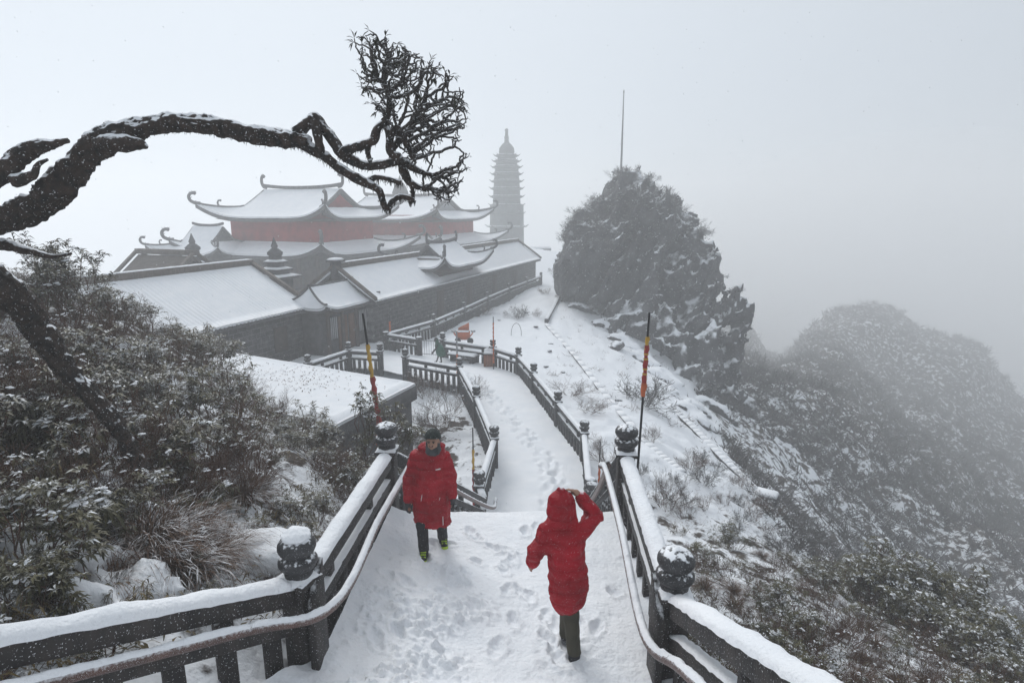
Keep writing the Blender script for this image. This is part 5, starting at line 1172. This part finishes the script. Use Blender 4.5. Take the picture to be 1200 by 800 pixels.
P0, r = field(2400, (13, 62), (4.0, 18), lambda x, y, r: tst(x, y, r) & ~((y > 12) & (x < 4.2+(y-12)*.4))); v, f = leafpatch(P0, rng, 10, .10); put('right_ground_leaves', v, f, LEAFD, None, kind='stuff', label='dark leaves poking out of the snow on the right slope')
# frosted scrub clinging to the outcrop
cand = rv_[(rv_[:, 1] < 60)]
r2 = random.Random(4); placed = []
for k in range(900):
    p = cand[r2.randrange(len(cand))]
    if any(np.abs(p-q).sum() < 1.7 for q in placed) or len(placed) >= 130: continue
    if p[2] < 1.0 and r2.random() < .85: continue
    placed.append(p); hi_ = p[2] > 1.5
    shrub('frost', p[0], p[1], r2.uniform(.9, 1.6)*(1.05 if hi_ else .7), 'frosted bush clinging to the '+('upper half' if hi_ else 'lower flank')+' of the rock outcrop', 'frosted bushes on the outcrop '+('top' if hi_ else 'flank'), .85, p[2]-.35)
Q = rv_[rng.integers(0, len(rv_), 9000)]; Q = Q[(Q[:, 1] < 60) & (fbm(Q, .22, 2)*2.0+(Q[:, 2]-2.5)*.16 > rng.normal(size=len(Q))*.35)]
v, f = tufts(Q, rng.uniform(.25, .7, len(Q)), 9, rng, .03, .9); put('outcrop_scrub', v, f, FROST, None, kind='stuff', label='frosted scrub clinging all over the rock outcrop')
P0, r = field(500, (-8, 22), (26, 62), lambda x, y, r: (x > (y-26)*.1+1.5) & (x < 14) & ~inpoly(x, y, TERR)); v, f = tufts(P0, rng.uniform(.15, .5, len(P0)), 8, rng, .02, 1.2); put('snowfield_sprigs', v, f, TWIG, None, kind='stuff', label='sparse brown sprigs dotting the open snow slope')
# ================================================================== people
COAT = mat('red_coat', (.24, .001, .008), (.36, .002, .014), 3., snow=1.16, snow_soft=.1, snow_noise=25, rough=.6, bump=.015, bscale=14, speck=.03, spec=.15)
COAT2 = mat('red_coat_dusted', (.24, .001, .008), (.36, .002, .014), 3., snow=1.08, snow_soft=.14, snow_noise=22, rough=.6, bump=.015, bscale=14, speck=.04, spec=.15)
def quilt(m, per=.115, dist=.02):
    t = m.node_tree; L = t.links.new; b = t.nodes['Principled BSDF']; old = [n for n in t.nodes if n.type == 'BUMP'][0]
    tc = [n for n in t.nodes if n.type == 'TEX_COORD'][0]; wv = _n(t, 'TexWave'); wv.bands_direction = 'Z'; wv.wave_profile = 'SIN'; wv.inputs['Scale'].default_value = .314/per; wv.inputs['Distortion'].default_value = 1.6; wv.inputs['Detail'].default_value = 2; L(tc.outputs['Object'], wv.inputs['Vector'])
    pw = _n(t, 'Math', operation='POWER'); L(wv.outputs['Fac'], pw.inputs[0]); pw.inputs[1].default_value = .4
    bp = _n(t, 'Bump'); bp.inputs['Distance'].default_value = dist; L(pw.outputs[0], bp.inputs['Height']); L(old.outputs[0], bp.inputs['Normal']); L(bp.outputs[0], b.inputs['Normal'])
quilt(COAT); quilt(COAT2)
SKIN = mat('skin', (.30, .17, .115), (.36, .21, .15), 8., rough=.55)
BLKC = mat('black_cloth', (.012, .013, .016), (.022, .023, .027), 8., rough=.8, speck=.02, bump=.004)
HATC = mat('dark_knit', (.014, .018, .018), (.03, .04, .035), 30., rough=.9, bump=.006, bscale=60, speck=.02)
SCARF = mat('grey_scarf', (.03, .032, .036), (.08, .085, .09), 12., rough=.9, bump=.008)
OLIVE = mat('olive_trousers', (.035, .032, .02), (.055, .05, .033), 8., rough=.8, bump=.006)
GLOVE = mat('grey_glove', (.03, .032, .035), (.06, .062, .066), 14., rough=.8)
LIME = mat('lime_shoe', (.35, .55, .02), (.45, .62, .05), 6., rough=.5)
SOLE = mat('grey_sole', (.13, .14, .15), (.2, .21, .22), 10.)
WHITEC = mat('white_print', (.7, .7, .7), None, 5.)
GREENP = mat('green_poncho', (.004, .06, .035), (.01, .095, .06), 3., rough=.5, bump=.02, bscale=9, speck=.03)
LIPS = mat('lips', (.2, .08, .07), None, 5.)
def hand_sdf(Gd, w_, d, pn, s=1., spread=1., curl_=.3):
    """five fingers: w_ wrist, d towards the fingers, pn palm normal"""
    w_ = np.array(w_, float); d = np.array(d, float); d /= np.linalg.norm(d); pn = np.array(pn, float); pn -= d*(pn@d); pn /= np.linalg.norm(pn); sd = np.cross(d, pn)
    r = smin(cone(Gd, w_, w_+d*.05*s, .026*s, .034*s), smin(cone(Gd, w_+d*.05*s-sd*.022*s, w_+d*.085*s-sd*.03*s, .02*s, .018*s), cone(Gd, w_+d*.05*s+sd*.022*s, w_+d*.085*s+sd*.028*s, .02*s, .017*s), .02), .02)
    for k, (o, l_) in enumerate(((-.033, .066), (-.012, .078), (.011, .072), (.032, .056))):
        b = w_+d*.085*s+sd*o*s; m_ = b+(d*.55+pn*curl_*.5+sd*o*2*spread)*l_*s; e = m_+(d*.4+pn*curl_)*l_*.75*s
        r = np.minimum(r, smin(cone(Gd, b, m_, .0125*s, .0115*s), cone(Gd, m_, e, .0115*s, .0095*s), .004))
    b = w_+d*.03*s-sd*.03*s; m_ = b+(-sd*.7+d*.5+pn*.3)*.045*s; e = m_+(d*.8+pn*.4)*.035*s
    return smin(r, smin(cone(Gd, b, m_, .015*s, .013*s), cone(Gd, m_, e, .013*s, .011*s), .005), .012)
def head_sdf(Gd, c, f):
    """head centre c, face direction f (horizontal unit)"""
    c = np.array(c, float); f = np.array(f, float); s = np.array([-f[1], f[0], 0]); u = np.array([0, 0, 1.])
    L_ = np.stack([(Gd-c)@s, (Gd-c)@f, (Gd-c)@u], -1)
    r = smin(ell(L_, (0, -.012, .03), (.075, .093, .088)), ell(L_, (0, .022, -.045), (.056, .066, .072)), .03)
    r = smin(r, cone(L_, (0, .085, .018), (0, .112, -.018), .009, .017), .012)      # nose
    r = smin(r, cone(L_, (-.04, .078, .03), (.04, .078, .03), .01, .01), .012)       # brow
    r = smin(r, cone(L_, (-.018, .088, -.048), (.018, .088, -.048), .009, .009), .01)
    r = smin(r, ell(L_, (0, .075, -.088), (.022, .02, .02)), .015)
    for k in (-1, 1):
        r = np.maximum(r, -(np.linalg.norm(L_-np.array([k*.03, .1, .008]), axis=-1)-.016))
        r = smin(r, ell(L_, (k*.076, -.005, -.01), (.012, .02, .032)), .006)
    return r
def person(label, O, J, coat, coatm, spec, face):
    O = np.array(O, float); t = thing('person', label, 'person', O)
    def mesh(nm, fn, lo, hi, h, m, par=t, sm=True, **k):
        v, f = sdf(fn, lo, hi, h); return put(nm, v+O, f, m, par, smooth=sm, **k)
    j = {k: np.array(v, float) for k, v in J.items()}
    def body(Gd):
        r = head_sdf(Gd, j['head'], face); r = smin(r, cone(Gd, j['neck'], j['head']-[0, 0, .06], .06, .055), .03)
        r = smin(r, cone(Gd, j['hip'], j['chest'], .13, .13), .08); r = smin(r, cone(Gd, j['chest'], j['neck'], .12, .06), .05)
        for s_ in 'LR':
            r = smin(r, cone(Gd, j['sh'+s_], j['el'+s_], .05, .04), .05); r = smin(r, cone(Gd, j['el'+s_], j['wr'+s_], .04, .028), .02)
            r = np.minimum(r, hand_sdf(Gd, j['wr'+s_], j['hd'+s_], j['pn'+s_], .97))
            r = smin(r, cone(Gd, j['hp'+s_], j['kn'+s_], .075, .052), .04); r = smin(r, cone(Gd, j['kn'+s_], j['an'+s_], .05, .036), .02)
            r = smin(r, cone(Gd, j['an'+s_]-[0, 0, .02], j['an'+s_]+j['ft'+s_]*.12-[0, 0, .04], .035, .028), .02)
        return r
    a = np.array(list(v for k, v in j.items() if k[:2] not in ('ft', 'hd', 'pn')))
    bd = mesh('body', body, a.min(0)-.22, a.max(0)+.22, .0095, SKIN)
    mesh('coat', coat, spec['clo'], spec['chi'], .0115, coatm)
    def trous(Gd):
        r = None
        for s_ in 'LR':
            q = smin(cone(Gd, j['hp'+s_], j['kn'+s_], .095, .075), cone(Gd, j['kn'+s_], j['an'+s_]+[0, 0, -.0], .075, .066), .03); q = q+fbm(Gd*[1, 1, .6], 14, 2)*.006
            r = q if r is None else np.minimum(r, q)
        return np.maximum(r, spec.get('cuff', .05)-Gd[..., 2]*1.)
    mesh('trousers', trous, (-.35, -.4, -.02), (.35, .4, 1.0), .012, spec['tm'])
    for s_ in 'LR':
        A_ = j['an'+s_]; fd = j['ft'+s_]
        def shoe(Gd, A_=A_, fd=fd): return smin(cone(Gd, A_-[0, 0, .02], A_-[0, 0, .04]+fd*.14, .052, .042), cone(Gd, A_+[0, 0, .06], A_-[0, 0, .03], .052, .052), .03)
        sh = mesh('shoe', shoe, A_-.22, A_+.24, .009, spec['shoe'])
        def sole(Gd, A_=A_, fd=fd):
            q = Gd.copy(); r = cone(Gd*[1, 1, 1], A_-[0, 0, .068]-fd*.02, A_-[0, 0, .07]+fd*.11, .052, .044); return np.maximum(r, np.abs(Gd[..., 2]-(A_[2]-.075)-((Gd-A_)@fd)*spec.get('tilt', 0))-.014)
        mesh('sole', sole, A_-.25, A_+.25, .009, spec['sole'], sh)
        if spec['glove'][s_]:
            mesh('glove', lambda Gd, s_=s_: np.minimum(smin(hand_sdf(Gd, j['wr'+s_], j['hd'+s_], j['pn'+s_], 1.12), cone(Gd, j['wr'+s_]-j['hd'+s_]*.05, j['wr'+s_]+j['hd'+s_]*.02, .04, .036), .01), 9), j['wr'+s_]-.2, j['wr'+s_]+.2, .0065, GLOVE)
    return t, bd, mesh, j, O
# --- man facing the camera
OM = np.array([-1.05, 7.12, .03])
up = np.array([0, 0, 1.])
JM = dict(head=(.055, -.07, 1.63), neck=(.02, -.02, 1.46), chest=(.0, 0, 1.27), hip=(0, .02, .92), shL=(.18, .0, 1.39), shR=(-.18, 0, 1.39), elL=(.265, .03, 1.12), elR=(-.27, .0, 1.10), wrL=(.285, -.06, .88), wrR=(-.285, -.07, .83),
          hdL=(.1, -.25, -1), hdR=(-.05, -.2, -1), pnL=(-1, -.2, 0), pnR=(1, -.2, 0), hpL=(.085, .03, .9), hpR=(-.085, .0, .9), knL=(.105, .07, .48), knR=(-.11, -.10, .49), anL=(.115, .22, .1), anR=(-.10, -.10, .1), ftL=(.25, -.95, 0), ftR=(.05, -1, 0))
jj = {k: np.array(v, float) for k, v in JM.items()}
def coat_m(Gd):
    r = loft(Gd, [(.48, 0, .01, .238, .19), (.62, 0, .01, .232, .18), (.9, 0, 0, .215, .165), (1.1, 0, 0, .205, .15), (1.28, 0, 0, .22, .15), (1.38, 0, .0, .2, .13), (1.46, .01, 0, .12, .1), (1.52, .02, 0, .09, .09)])
    for s_ in 'LR': r = smin(r, smin(cone(Gd, jj['sh'+s_], jj['el'+s_], .08, .07), cone(Gd, jj['el'+s_], jj['wr'+s_]+[0, 0, .02], .07, .055), .03), .035)
    hood = ell(Gd, (.02, .03, 1.50), (.165, .135, .085)); r = smin(r, hood, .03)
    r = np.maximum(r, -ell(Gd, (.05, -.08, 1.60), (.095, .12, .14)))
    z = Gd[..., 2]; seam = .006*np.abs(np.sin(z*math.pi/.105))**.6
    zip_ = .007*np.exp(-((Gd[..., 0]-.015)/.008)**2)*(Gd[..., 1] < 0)
    r = r-seam*1.1+fbm(Gd*[1.2, 1.2, .8], 5.5, 3)*.022+zip_+fbm(Gd, 18, 2)*.004
    return r
tm, bd, mesh, j, O = person('person in long red coat and dark knit hat facing uphill, arms hanging, grey gloves', OM, JM, coat_m, COAT,
    dict(clo=(-.42, -.32, .38), chi=(.42, .32, 1.66), tm=BLKC, shoe=BLKC, sole=LIME, glove=dict(L=True, R=True), cuff=.12), (-.1, -.995, 0))
c = jj['head']
hat = mesh('knit_hat', lambda Gd: np.maximum(smin(ell(Gd, c+[0, .012, .055], (.1, .113, .10)), ell(Gd, c+[0, .012, .035], (.104, .118, .05)), .02)+fbm(Gd*[1, 1, .2], 40, 1)*.003, (c[2]+.035)-Gd[..., 2]-(Gd[..., 1]-c[1])*.25), c-.16, c+.2, .008, HATC)
mesh('scarf', lambda Gd: np.maximum(smin(ell(Gd, c+[0, .0, -.12], (.10, .115, .07)), ell(Gd, c+[0, .035, -.03], (.093, .085, .12)), .02)+fbm(Gd, 22, 2)*.008, -ell(Gd, c+[0, -.12, -.0], (.062, .1, .085))), c-.25, c+.2, .008, SCARF)
s_ = np.array([.995, -.1, 0]); f_ = np.array([-.1, -.995, 0])
for k in (-1, 1):
    e = c+s_*k*.03+f_*.088+up*.008+O; put('eye', *lathe([(.001, -.007), (.009, -.004), (.011, 0), (.009, .004), (.001, .007)], 8, e), BLKC, bd)
    put('eyebrow', *beam(e+f_*.004-s_*.017+up*.015, e+f_*.004+s_*.017+up*.015, .012, .006), BLKC, bd)
e = c+f_*.094-up*.05+O; put('mouth', *beam(e-s_*.022, e+s_*.022, .01, .008), LIPS, bd)
e = c+f_*.09-up*.037+O; put('moustache', *beam(e-s_*.026, e+s_*.026, .012, .007), BLKC, bd)
# pocket zips, chest print, hem tag, drawn with small raised pieces
ct = [o for o in bpy.data.objects if o.parent == tm and o.name.startswith('coat')][0]
put('pocket_zip', *beam(O+[-.10, -.182, .86], O+[-.085, -.186, .93], .008, .03), WHITEC, ct); put('pocket_zip', *beam(O+[.13, -.178, .87], O+[.14, -.176, .9], .008, .02), WHITEC, ct)
put('hem_tag', *beam(O+[.165, -.163, .52], O+[.172, -.163, .525], .012, .12), WHITEC, ct)
put('chest_print', *beam(O+[.09, -.147, 1.272], O+[.15, -.132, 1.276], .012, .012), WHITEC, ct)
for sd in (-1, 1):
    A_ = jj['an'+('L' if sd > 0 else 'R')]+O; shn = [o for o in bpy.data.objects if o.parent == tm and o.name.startswith('shoe')][0]
    fd = jj['ft'+('L' if sd > 0 else 'R')]
    for k in range(4): put('lace', *beam(A_+fd*(.03+k*.03)+np.array([-.035, 0, .045-k*.018]), A_+fd*(.03+k*.03)+np.array([.035, 0, .045-k*.018]), .018, .014), LIME, shn)
    put('toe_cap', *lathe([(.046, 0), (.044, .02), (.02, .035), (.002, .037)], 12, A_+fd*.15+[0, 0, -.05]), LIME, shn, smooth=True)
# --- walker seen from behind
OW = np.array([.51, 5.02, .17])
JW = dict(head=(-.05, .13, 1.60), neck=(-.03, .09, 1.45), chest=(0, .04, 1.24), hip=(.02, 0, .92), shL=(-.18, .05, 1.39), shR=(.16, .06, 1.39), elL=(-.275, .0, 1.2), elR=(.265, .16, 1.50), wrL=(-.325, .12, 1.03), wrR=(.135, .17, 1.69),
          hdL=(-.1, .5, -.8), hdR=(-.75, .0, .55), pnL=(1, 0, 0), pnR=(.3, -.3, -1), hpL=(.0, .05, .9), hpR=(.04, .0, .9), knL=(.04, .17, .52), knR=(.06, .04, .5), anL=(.035, .24, .15), anR=(.095, -.02, .1), ftL=(-.1, .99, 0), ftR=(.1, .99, 0))
jw = {k: np.array(v, float) for k, v in JW.items()}
def coat_w(Gd):
    r = loft(Gd, [(.60, .0, .0, .10, .09), (.66, .015, .01, .155, .145), (.8, .03, .01, .178, .16), (1.0, .01, .01, .17, .15), (1.2, -.005, .03, .172, .14), (1.34, -.01, .06, .175, .13), (1.44, -.02, .08, .13, .1), (1.5, -.03, .1, .09, .09)])
    for s_ in 'LR': r = smin(r, smin(cone(Gd, jw['sh'+s_], jw['el'+s_], .08, .07), cone(Gd, jw['el'+s_], jw['wr'+s_]-jw['hd'+s_]*.02, .068, .054), .03), .035)
    hood = smin(ell(Gd, (-.05, .11, 1.61), (.122, .145, .155)), ell(Gd, (-.04, .08, 1.50), (.128, .13, .105)), .04); r = smin(r, hood, .02)
    r = np.maximum(r, -cone(Gd, (-.05, .17, 1.6), (-.05, .4, 1.6), .085, .12))
    z = Gd[..., 2]; seam = .007*np.abs(np.sin(z*math.pi/.11))**.6
    return r-seam*1.2+fbm(Gd*[1.2, 1.2, .9], 5.5, 3)*.024+fbm(Gd+4, 16, 2)*.005+.006*np.exp(-((Gd[..., 0]-.0)/.007)**2)*(Gd[..., 1] < 0)*(z > 1.2)
tw, bd, mesh, j, O = person('person in hooded red coat seen from behind, right hand raised to the hood, olive trousers', OW, JW, coat_w, COAT2,
    dict(clo=(-.45, -.25, .54), chi=(.42, .42, 1.86), tm=OLIVE, shoe=BLKC, sole=SOLE, glove=dict(L=False, R=False), cuff=.13, tilt=0), (.0, 1., 0))
bt = [o for o in bpy.data.objects if o.parent == tw and o.name.startswith('shoe')]
# --- small figure in a green poncho on the terrace
pp = P(515, 425, ZP); OG = np.array([pp[0], pp[1], ZP]); tg = thing('person', 'person in dark green rain poncho stooping past the knob post on the terrace', 'person', OG)
def mesh2(nm, fn, lo, hi, h, m):
    v, f = sdf(fn, lo, hi, h); return put(nm, v+OG, f, m, tg, smooth=True)
def gbody(Gd):
    r = smin(head_sdf(Gd, (-.16, -.02, 1.30), (-1., 0., 0)), cone(Gd, (-.1, 0, 1.12), (-.15, 0, 1.26), .06, .055), .03); r = smin(r, cone(Gd, (.06, 0, .75), (-.06, 0, 1.08), .13, .13), .06)
    for s_, a, b, e in ((1, -.16, -.22, .0), (-1, .12, .2, .0)):
        r = smin(r, cone(Gd, (.05, s_*.08, .75), (a*.5+.03, s_*.08, .4), .07, .05), .03); r = smin(r, cone(Gd, (a*.5+.03, s_*.08, .4), (a, s_*.08, .08), .05, .035), .02); r = smin(r, cone(Gd, (a, s_*.08, .06), (a-.13, s_*.08, .03), .035, .03), .02)
        r = smin(r, cone(Gd, (-.06, s_*.18, 1.05), (-.18, s_*.24, .82), .05, .04), .03); r = smin(r, cone(Gd, (-.18, s_*.24, .82), (-.30, s_*.2, .68), .04, .03), .02); r = np.minimum(r, hand_sdf(Gd, (-.30, s_*.2, .68), (-.5, 0, -.8), (0, -s_, 0)))
    return r
mesh2('body', gbody, (-.5, -.4, -.03), (.4, .4, 1.5), .013, BLKC)
def pon(Gd):
    r = loft(Gd, [(.42, .12, 0, .24, .30), (.7, .06, 0, .26, .28), (.95, -.02, 0, .23, .26), (1.1, -.07, 0, .15, .18), (1.2, -.12, 0, .1, .1)]); r = smin(r, ell(Gd, (-.10, -.0, 1.27), (.11, .115, .13)), .04)
    r = np.maximum(r, -ell(Gd, (-.27, -.02, 1.28), (.1, .085, .11))); return r+fbm(Gd*[1, 1, .3], 6, 2)*.03
mesh2('poncho', pon, (-.4, -.4, .36), (.45, .4, 1.5), .02, GREENP)
mesh2('hat', lambda Gd: np.maximum(ell(Gd, (-.155, -.02, 1.36), (.105, .1, .09)), 1.35-Gd[..., 2]), (-.3, -.2, 1.3), (0, .2, 1.5), .015, BLKC)

# ================================================================== flag poles
def flagpole(label, top, foot_z, cuts, r=.022, lean=(0, 0)):
    """cuts: (material, from, to) as shares of the length from the top; wrapped cloth is proud of the pole"""
    top = np.array(top, float); bot = np.array([top[0]-lean[0], top[1]-lean[1], foot_z]); t = thing('flag_pole', label, 'flag pole', bot); L_ = top-bot
    put('pole', *tube([bot-[0, 0, .3], bot+L_*.5, top], [r, r, r*.8], 8), BLACK, t, smooth=True)
    for m, a, b, k in cuts:
        A_ = top-L_*a; B_ = top-L_*b; n = max(4, int((b-a)*abs(L_[2])/.06)); q = A_+(B_-A_)*np.linspace(0, 1, n)[:, None]; q[:, 0] += np.sin(np.arange(n)*2.1)*r*.3
        put('flag_cloth', *tube(q, r*k*(1+.25*np.sin(np.arange(n)*1.7)), 8), m, t, smooth=True)
    return t, bot, L_
tR = PT(761, 366, 9.9); zr_ = float(terrain(np.array([tR[0]]), np.array([tR[1]]))[0])
fr, bt_, L_ = flagpole('tall black pole wrapped in yellow and red cloth beside the right knob post', tR, zr_, [(YEL, .085, .115, 1.5), (REDC, .115, .26, 1.7), (ORC, .25, .30, 2.0)], .022, (.12, 0))
for k in range(7): q = tR-L_*(.125+k*.018); put('yellow_band', *tube([q, q-L_*.006], .041, 8), YEL, fr)
tL = PT(425, 367, 13.2); zl_ = float(terrain(np.array([tL[0]+.2]), np.array([tL[1]]))[0])
fl_, bt_, L_ = flagpole('leaning black pole wrapped in yellow and dark red cloth before the flat snowy roof', tL, zl_-.2, [(YEL, .16, .34, 1.45), (REDC, .33, .60, 1.9), (ORC, .58, .66, 2.3)], .03, (-.42, 0))
q = tL-L_*.62
put('ribbon', *tube([q, q+[-.08, 0, -.12], q+[-.05, 0, -.25], q+[-.12, .02, -.36]], [.03, .035, .02, .01], 6), ORC, fl_); put('ribbon', *tube([q, q+[.06, 0, -.12], q+[.04, 0, -.22], q+[.06, .02, -.3]], [.03, .03, .02, .01], 6), ORC, fl_)
flagpole('slim pole with faded orange cloth at the wall of the long building', PT(456, 364, 37.), ZP, [(ORC, .3, .75, 1.6)], .035)
flagpole('slim grey pole rising by the snowy bench', PT(535, 388, 30.2), ZP, [(GREYM, .02, .5, 1.3), (ORC, .5, .95, 1.5)], .03)
flagpole('slim pinkish pole behind the bend of the right path balustrade', PT(578, 371, 31.5), ZP-.3, [(ORC, .1, .8, 1.2)], .028)
flagpole('short black, yellow and red pole just outside the lower left path post', PT(554, 501, 16.3), ZP-.3, [(YEL, .22, .42, 1.5), (REDC, .42, .85, 1.6)], .022)
flagpole('short thin orange pole outside the lower right path post', PT(703.5, 517, 16.6), ZP-.5, [(ORC, .25, .85, 1.6)], .02)

# ================================================================== terrace furniture
a_, b_ = P(527, 422, ZP), P(559, 426, ZP); bn = thing('stone_bench', 'low dark bench with a thick snow cushion on the terrace behind the balustrade', 'bench', (a_+b_)/2)
v_ = (b_-a_)
put('seat', *beam(a_+[0, 0, .36], b_+[0, 0, .36], .6, .09), STONE, bn); g = Geo(); g.add(*cap_geo(a_+[0, 0, .449], b_+[0, 0, .449], .6, .1, .12)); g.put('snow_cap', SNOW, bn, smooth=True)
for k in (.15, .85): put('leg', *beam(a_+v_*(k-.06), a_+v_*(k+.06), .42, .355), STONE, bn)
put('stretcher', *beam(a_+v_*.2+[0, 0, .12], a_+v_*.8+[0, 0, .12], .3, .1), STONE, bn)
c_ = P(573.5, 428, ZP); bx = thing('wooden_box', 'square orange-brown wooden box with snow on top at the bend of the terrace', 'box', c_)
WOODO = mat('orange_wood', (.2, .075, .04), (.28, .11, .06), 6., stretch=(1, 1, 8), speck=.03)
for k in range(4):
    for sy in (-1, 1): put('plank', *box(c_+[-.21+k*.14, sy*.26, 0], (.132, .03, .66)), WOODO, bx)
for k in range(4):
    for sx in (-1, 1): put('plank', *box(c_+[sx*.285, -.20+k*.133, 0], (.03, .125, .66)), WOODO, bx)
put('lid', *box(c_+[0, 0, .664], (.66, .62, .05)), STONE, bx); put('snow_cap', *box(c_+[0, 0, .717], (.62, .58, .12), 0, .75), SNOW, bx)
for k in range(2): shp = put('snow_lump', *lathe([(.14, 0), (.17, .06), (.13, .14), (.03, .18)], 10, c_+[-.12+k*.25, 0, .80]), SNOW, bx, smooth=True)
c_ = P(541, 411, ZP)+np.array([0, 2.2, 0]); oc = thing('orange_cart', 'bright orange cart with a slanting back panel and two side arms behind the bench', 'cart', c_)
put('body_panel', *box(c_+[-.05, 0, .25], (.8, .5, .5)), ORANGE, oc)
v, f = box(c_+[-.05, .15, .8], (.7, .08, .5)); v = v.copy(); v[[1, 3], 2] -= .35; put('back_panel', v, f, ORANGE, oc)
for sd in (-1, 1):
    ar = put('side_arm', *beam(c_+[sd*.42-.05, -.1, .4], c_+[sd*.62-.05, -.1, .65], .24, .1), ORANGE, oc); put('arm_cap', *box(c_+[sd*.62-.05, -.1, .76], (.26, .26, .06), .2), STONE, ar)
    put('wheel', *(lambda v, f: (v, f))(*tube([c_+[sd*.4, -.36, .2], c_+[sd*.4, -.28, .2]], .2, 14)), BLACK, oc)
put('snow_cap', *box(c_+[-.05, -.14, .752], (.7, .25, .06)), SNOW, oc)
# small posts and stones on the snowfield
for i, (u, v, lab) in enumerate([(605, 394, 'curved dark hoop of wire standing in the snowfield above the path')]):
    p = onground(u, v); t = np.linspace(-.3, 3.4, 14); put('wire_hoop', *tube(np.array([[p[0]+.35*math.cos(k), p[1], p[2]+.15+.75*math.sin(k)] for k in t]), .018, 5), BLACK, None, label=lab, cat='wire hoop')
for i, (u, v) in enumerate([(645, 403), (644, 412), (585, 376), (628, 383), (617, 366), (700, 455), (725, 470), (640, 430), (660, 437)]):
    p = onground(u, v); link('stone', BOULDER[i % 3], None, None, p, (0, 0, i), (.22, .18, .14), label='small dark stone lying on the open snow slope right of the path', cat='stone', group='small stones on the snow slope')

# ================================================================== falling snow
rng = np.random.default_rng(33); n = 2600
d_ = 4.5+26*rng.random(n)**.8; Pf = np.stack([(rng.random(n)*2-1)*d_*1.0, d_, CZ-d_*.2+(rng.random(n)*2-1)*d_*.75], -1)
gzf = terrain(Pf[:, 0], Pf[:, 1], False); ok = (Pf[:, 2] > gzf+.25) & (Pf[:, 2] < 15); Pf = Pf[ok]; n = len(Pf); sz = rng.uniform(.0025, .0065, n)[:, None]*np.clip(Pf[:, 1:2]/7, .6, 2.)
ax = np.array([.5, 0, -1.]); ax /= np.linalg.norm(ax); e1 = np.array([1, 0, .5]); e1 /= np.linalg.norm(e1); e2 = np.array([0, 1, 0.])
V = np.stack([Pf+ax*sz*1.8, Pf-ax*sz*1.6, Pf+e1*sz, Pf-e1*sz, Pf+e2*sz, Pf-e2*sz], 1).reshape(-1, 3)
b = np.arange(n)[:, None]*6; Ff = np.concatenate([b+np.array([q]) for q in ((0, 2, 4), (0, 4, 3), (0, 3, 5), (0, 5, 2), (1, 4, 2), (1, 3, 4), (1, 5, 3), (1, 2, 5))])
put('falling_snow', V, Ff, SNOW, None, kind='stuff', label='snowflakes falling through the air')
# ------------------------------------------------------------------ haze: the cloud the place stands in
hm = bpy.data.materials.new('haze'); hm.use_nodes = True; ht = hm.node_tree
ht.nodes.remove(ht.nodes['Principled BSDF'])
pv = ht.nodes.new('ShaderNodeVolumePrincipled'); pv.inputs['Density'].default_value = .0056; pv.inputs['Color'].default_value = (.97, .975, .98, 1); pv.inputs['Anisotropy'].default_value = .3
ht.links.new(pv.outputs[0], ht.nodes['Material Output'].inputs['Volume'])
hv, hf = box((0, 0, -175), (850, 850, 197)); hv = np.array(hv)
put('haze', hv, hf, hm, kind='stuff')

# thicker cloud drifting in the valley between the outcrop and the far hill
cm_ = bpy.data.materials.new('cloud'); cm_.use_nodes = True; ct_ = cm_.node_tree; ct_.nodes.remove(ct_.nodes['Principled BSDF'])
cvn = ct_.nodes.new('ShaderNodeVolumePrincipled'); cvn.inputs['Density'].default_value = .011; cvn.inputs['Color'].default_value = (.97, .975, .98, 1); cvn.inputs['Anisotropy'].default_value = .3
ct_.links.new(cvn.outputs[0], ct_.nodes['Material Output'].inputs['Volume'])
def cloud(label, c, r):
    v, f = lathe([(math.cos(a)+1e-4, math.sin(a)) for a in np.linspace(-math.pi/2, math.pi/2, 40)], 64); put('cloud_bank', v*np.array(r)+np.array(c), f, cm_, None, smooth=True, kind='stuff', label=label)
cloud('cloud drifting over the valley before the far hill', (62, 92, -14), (44, 34, 30))
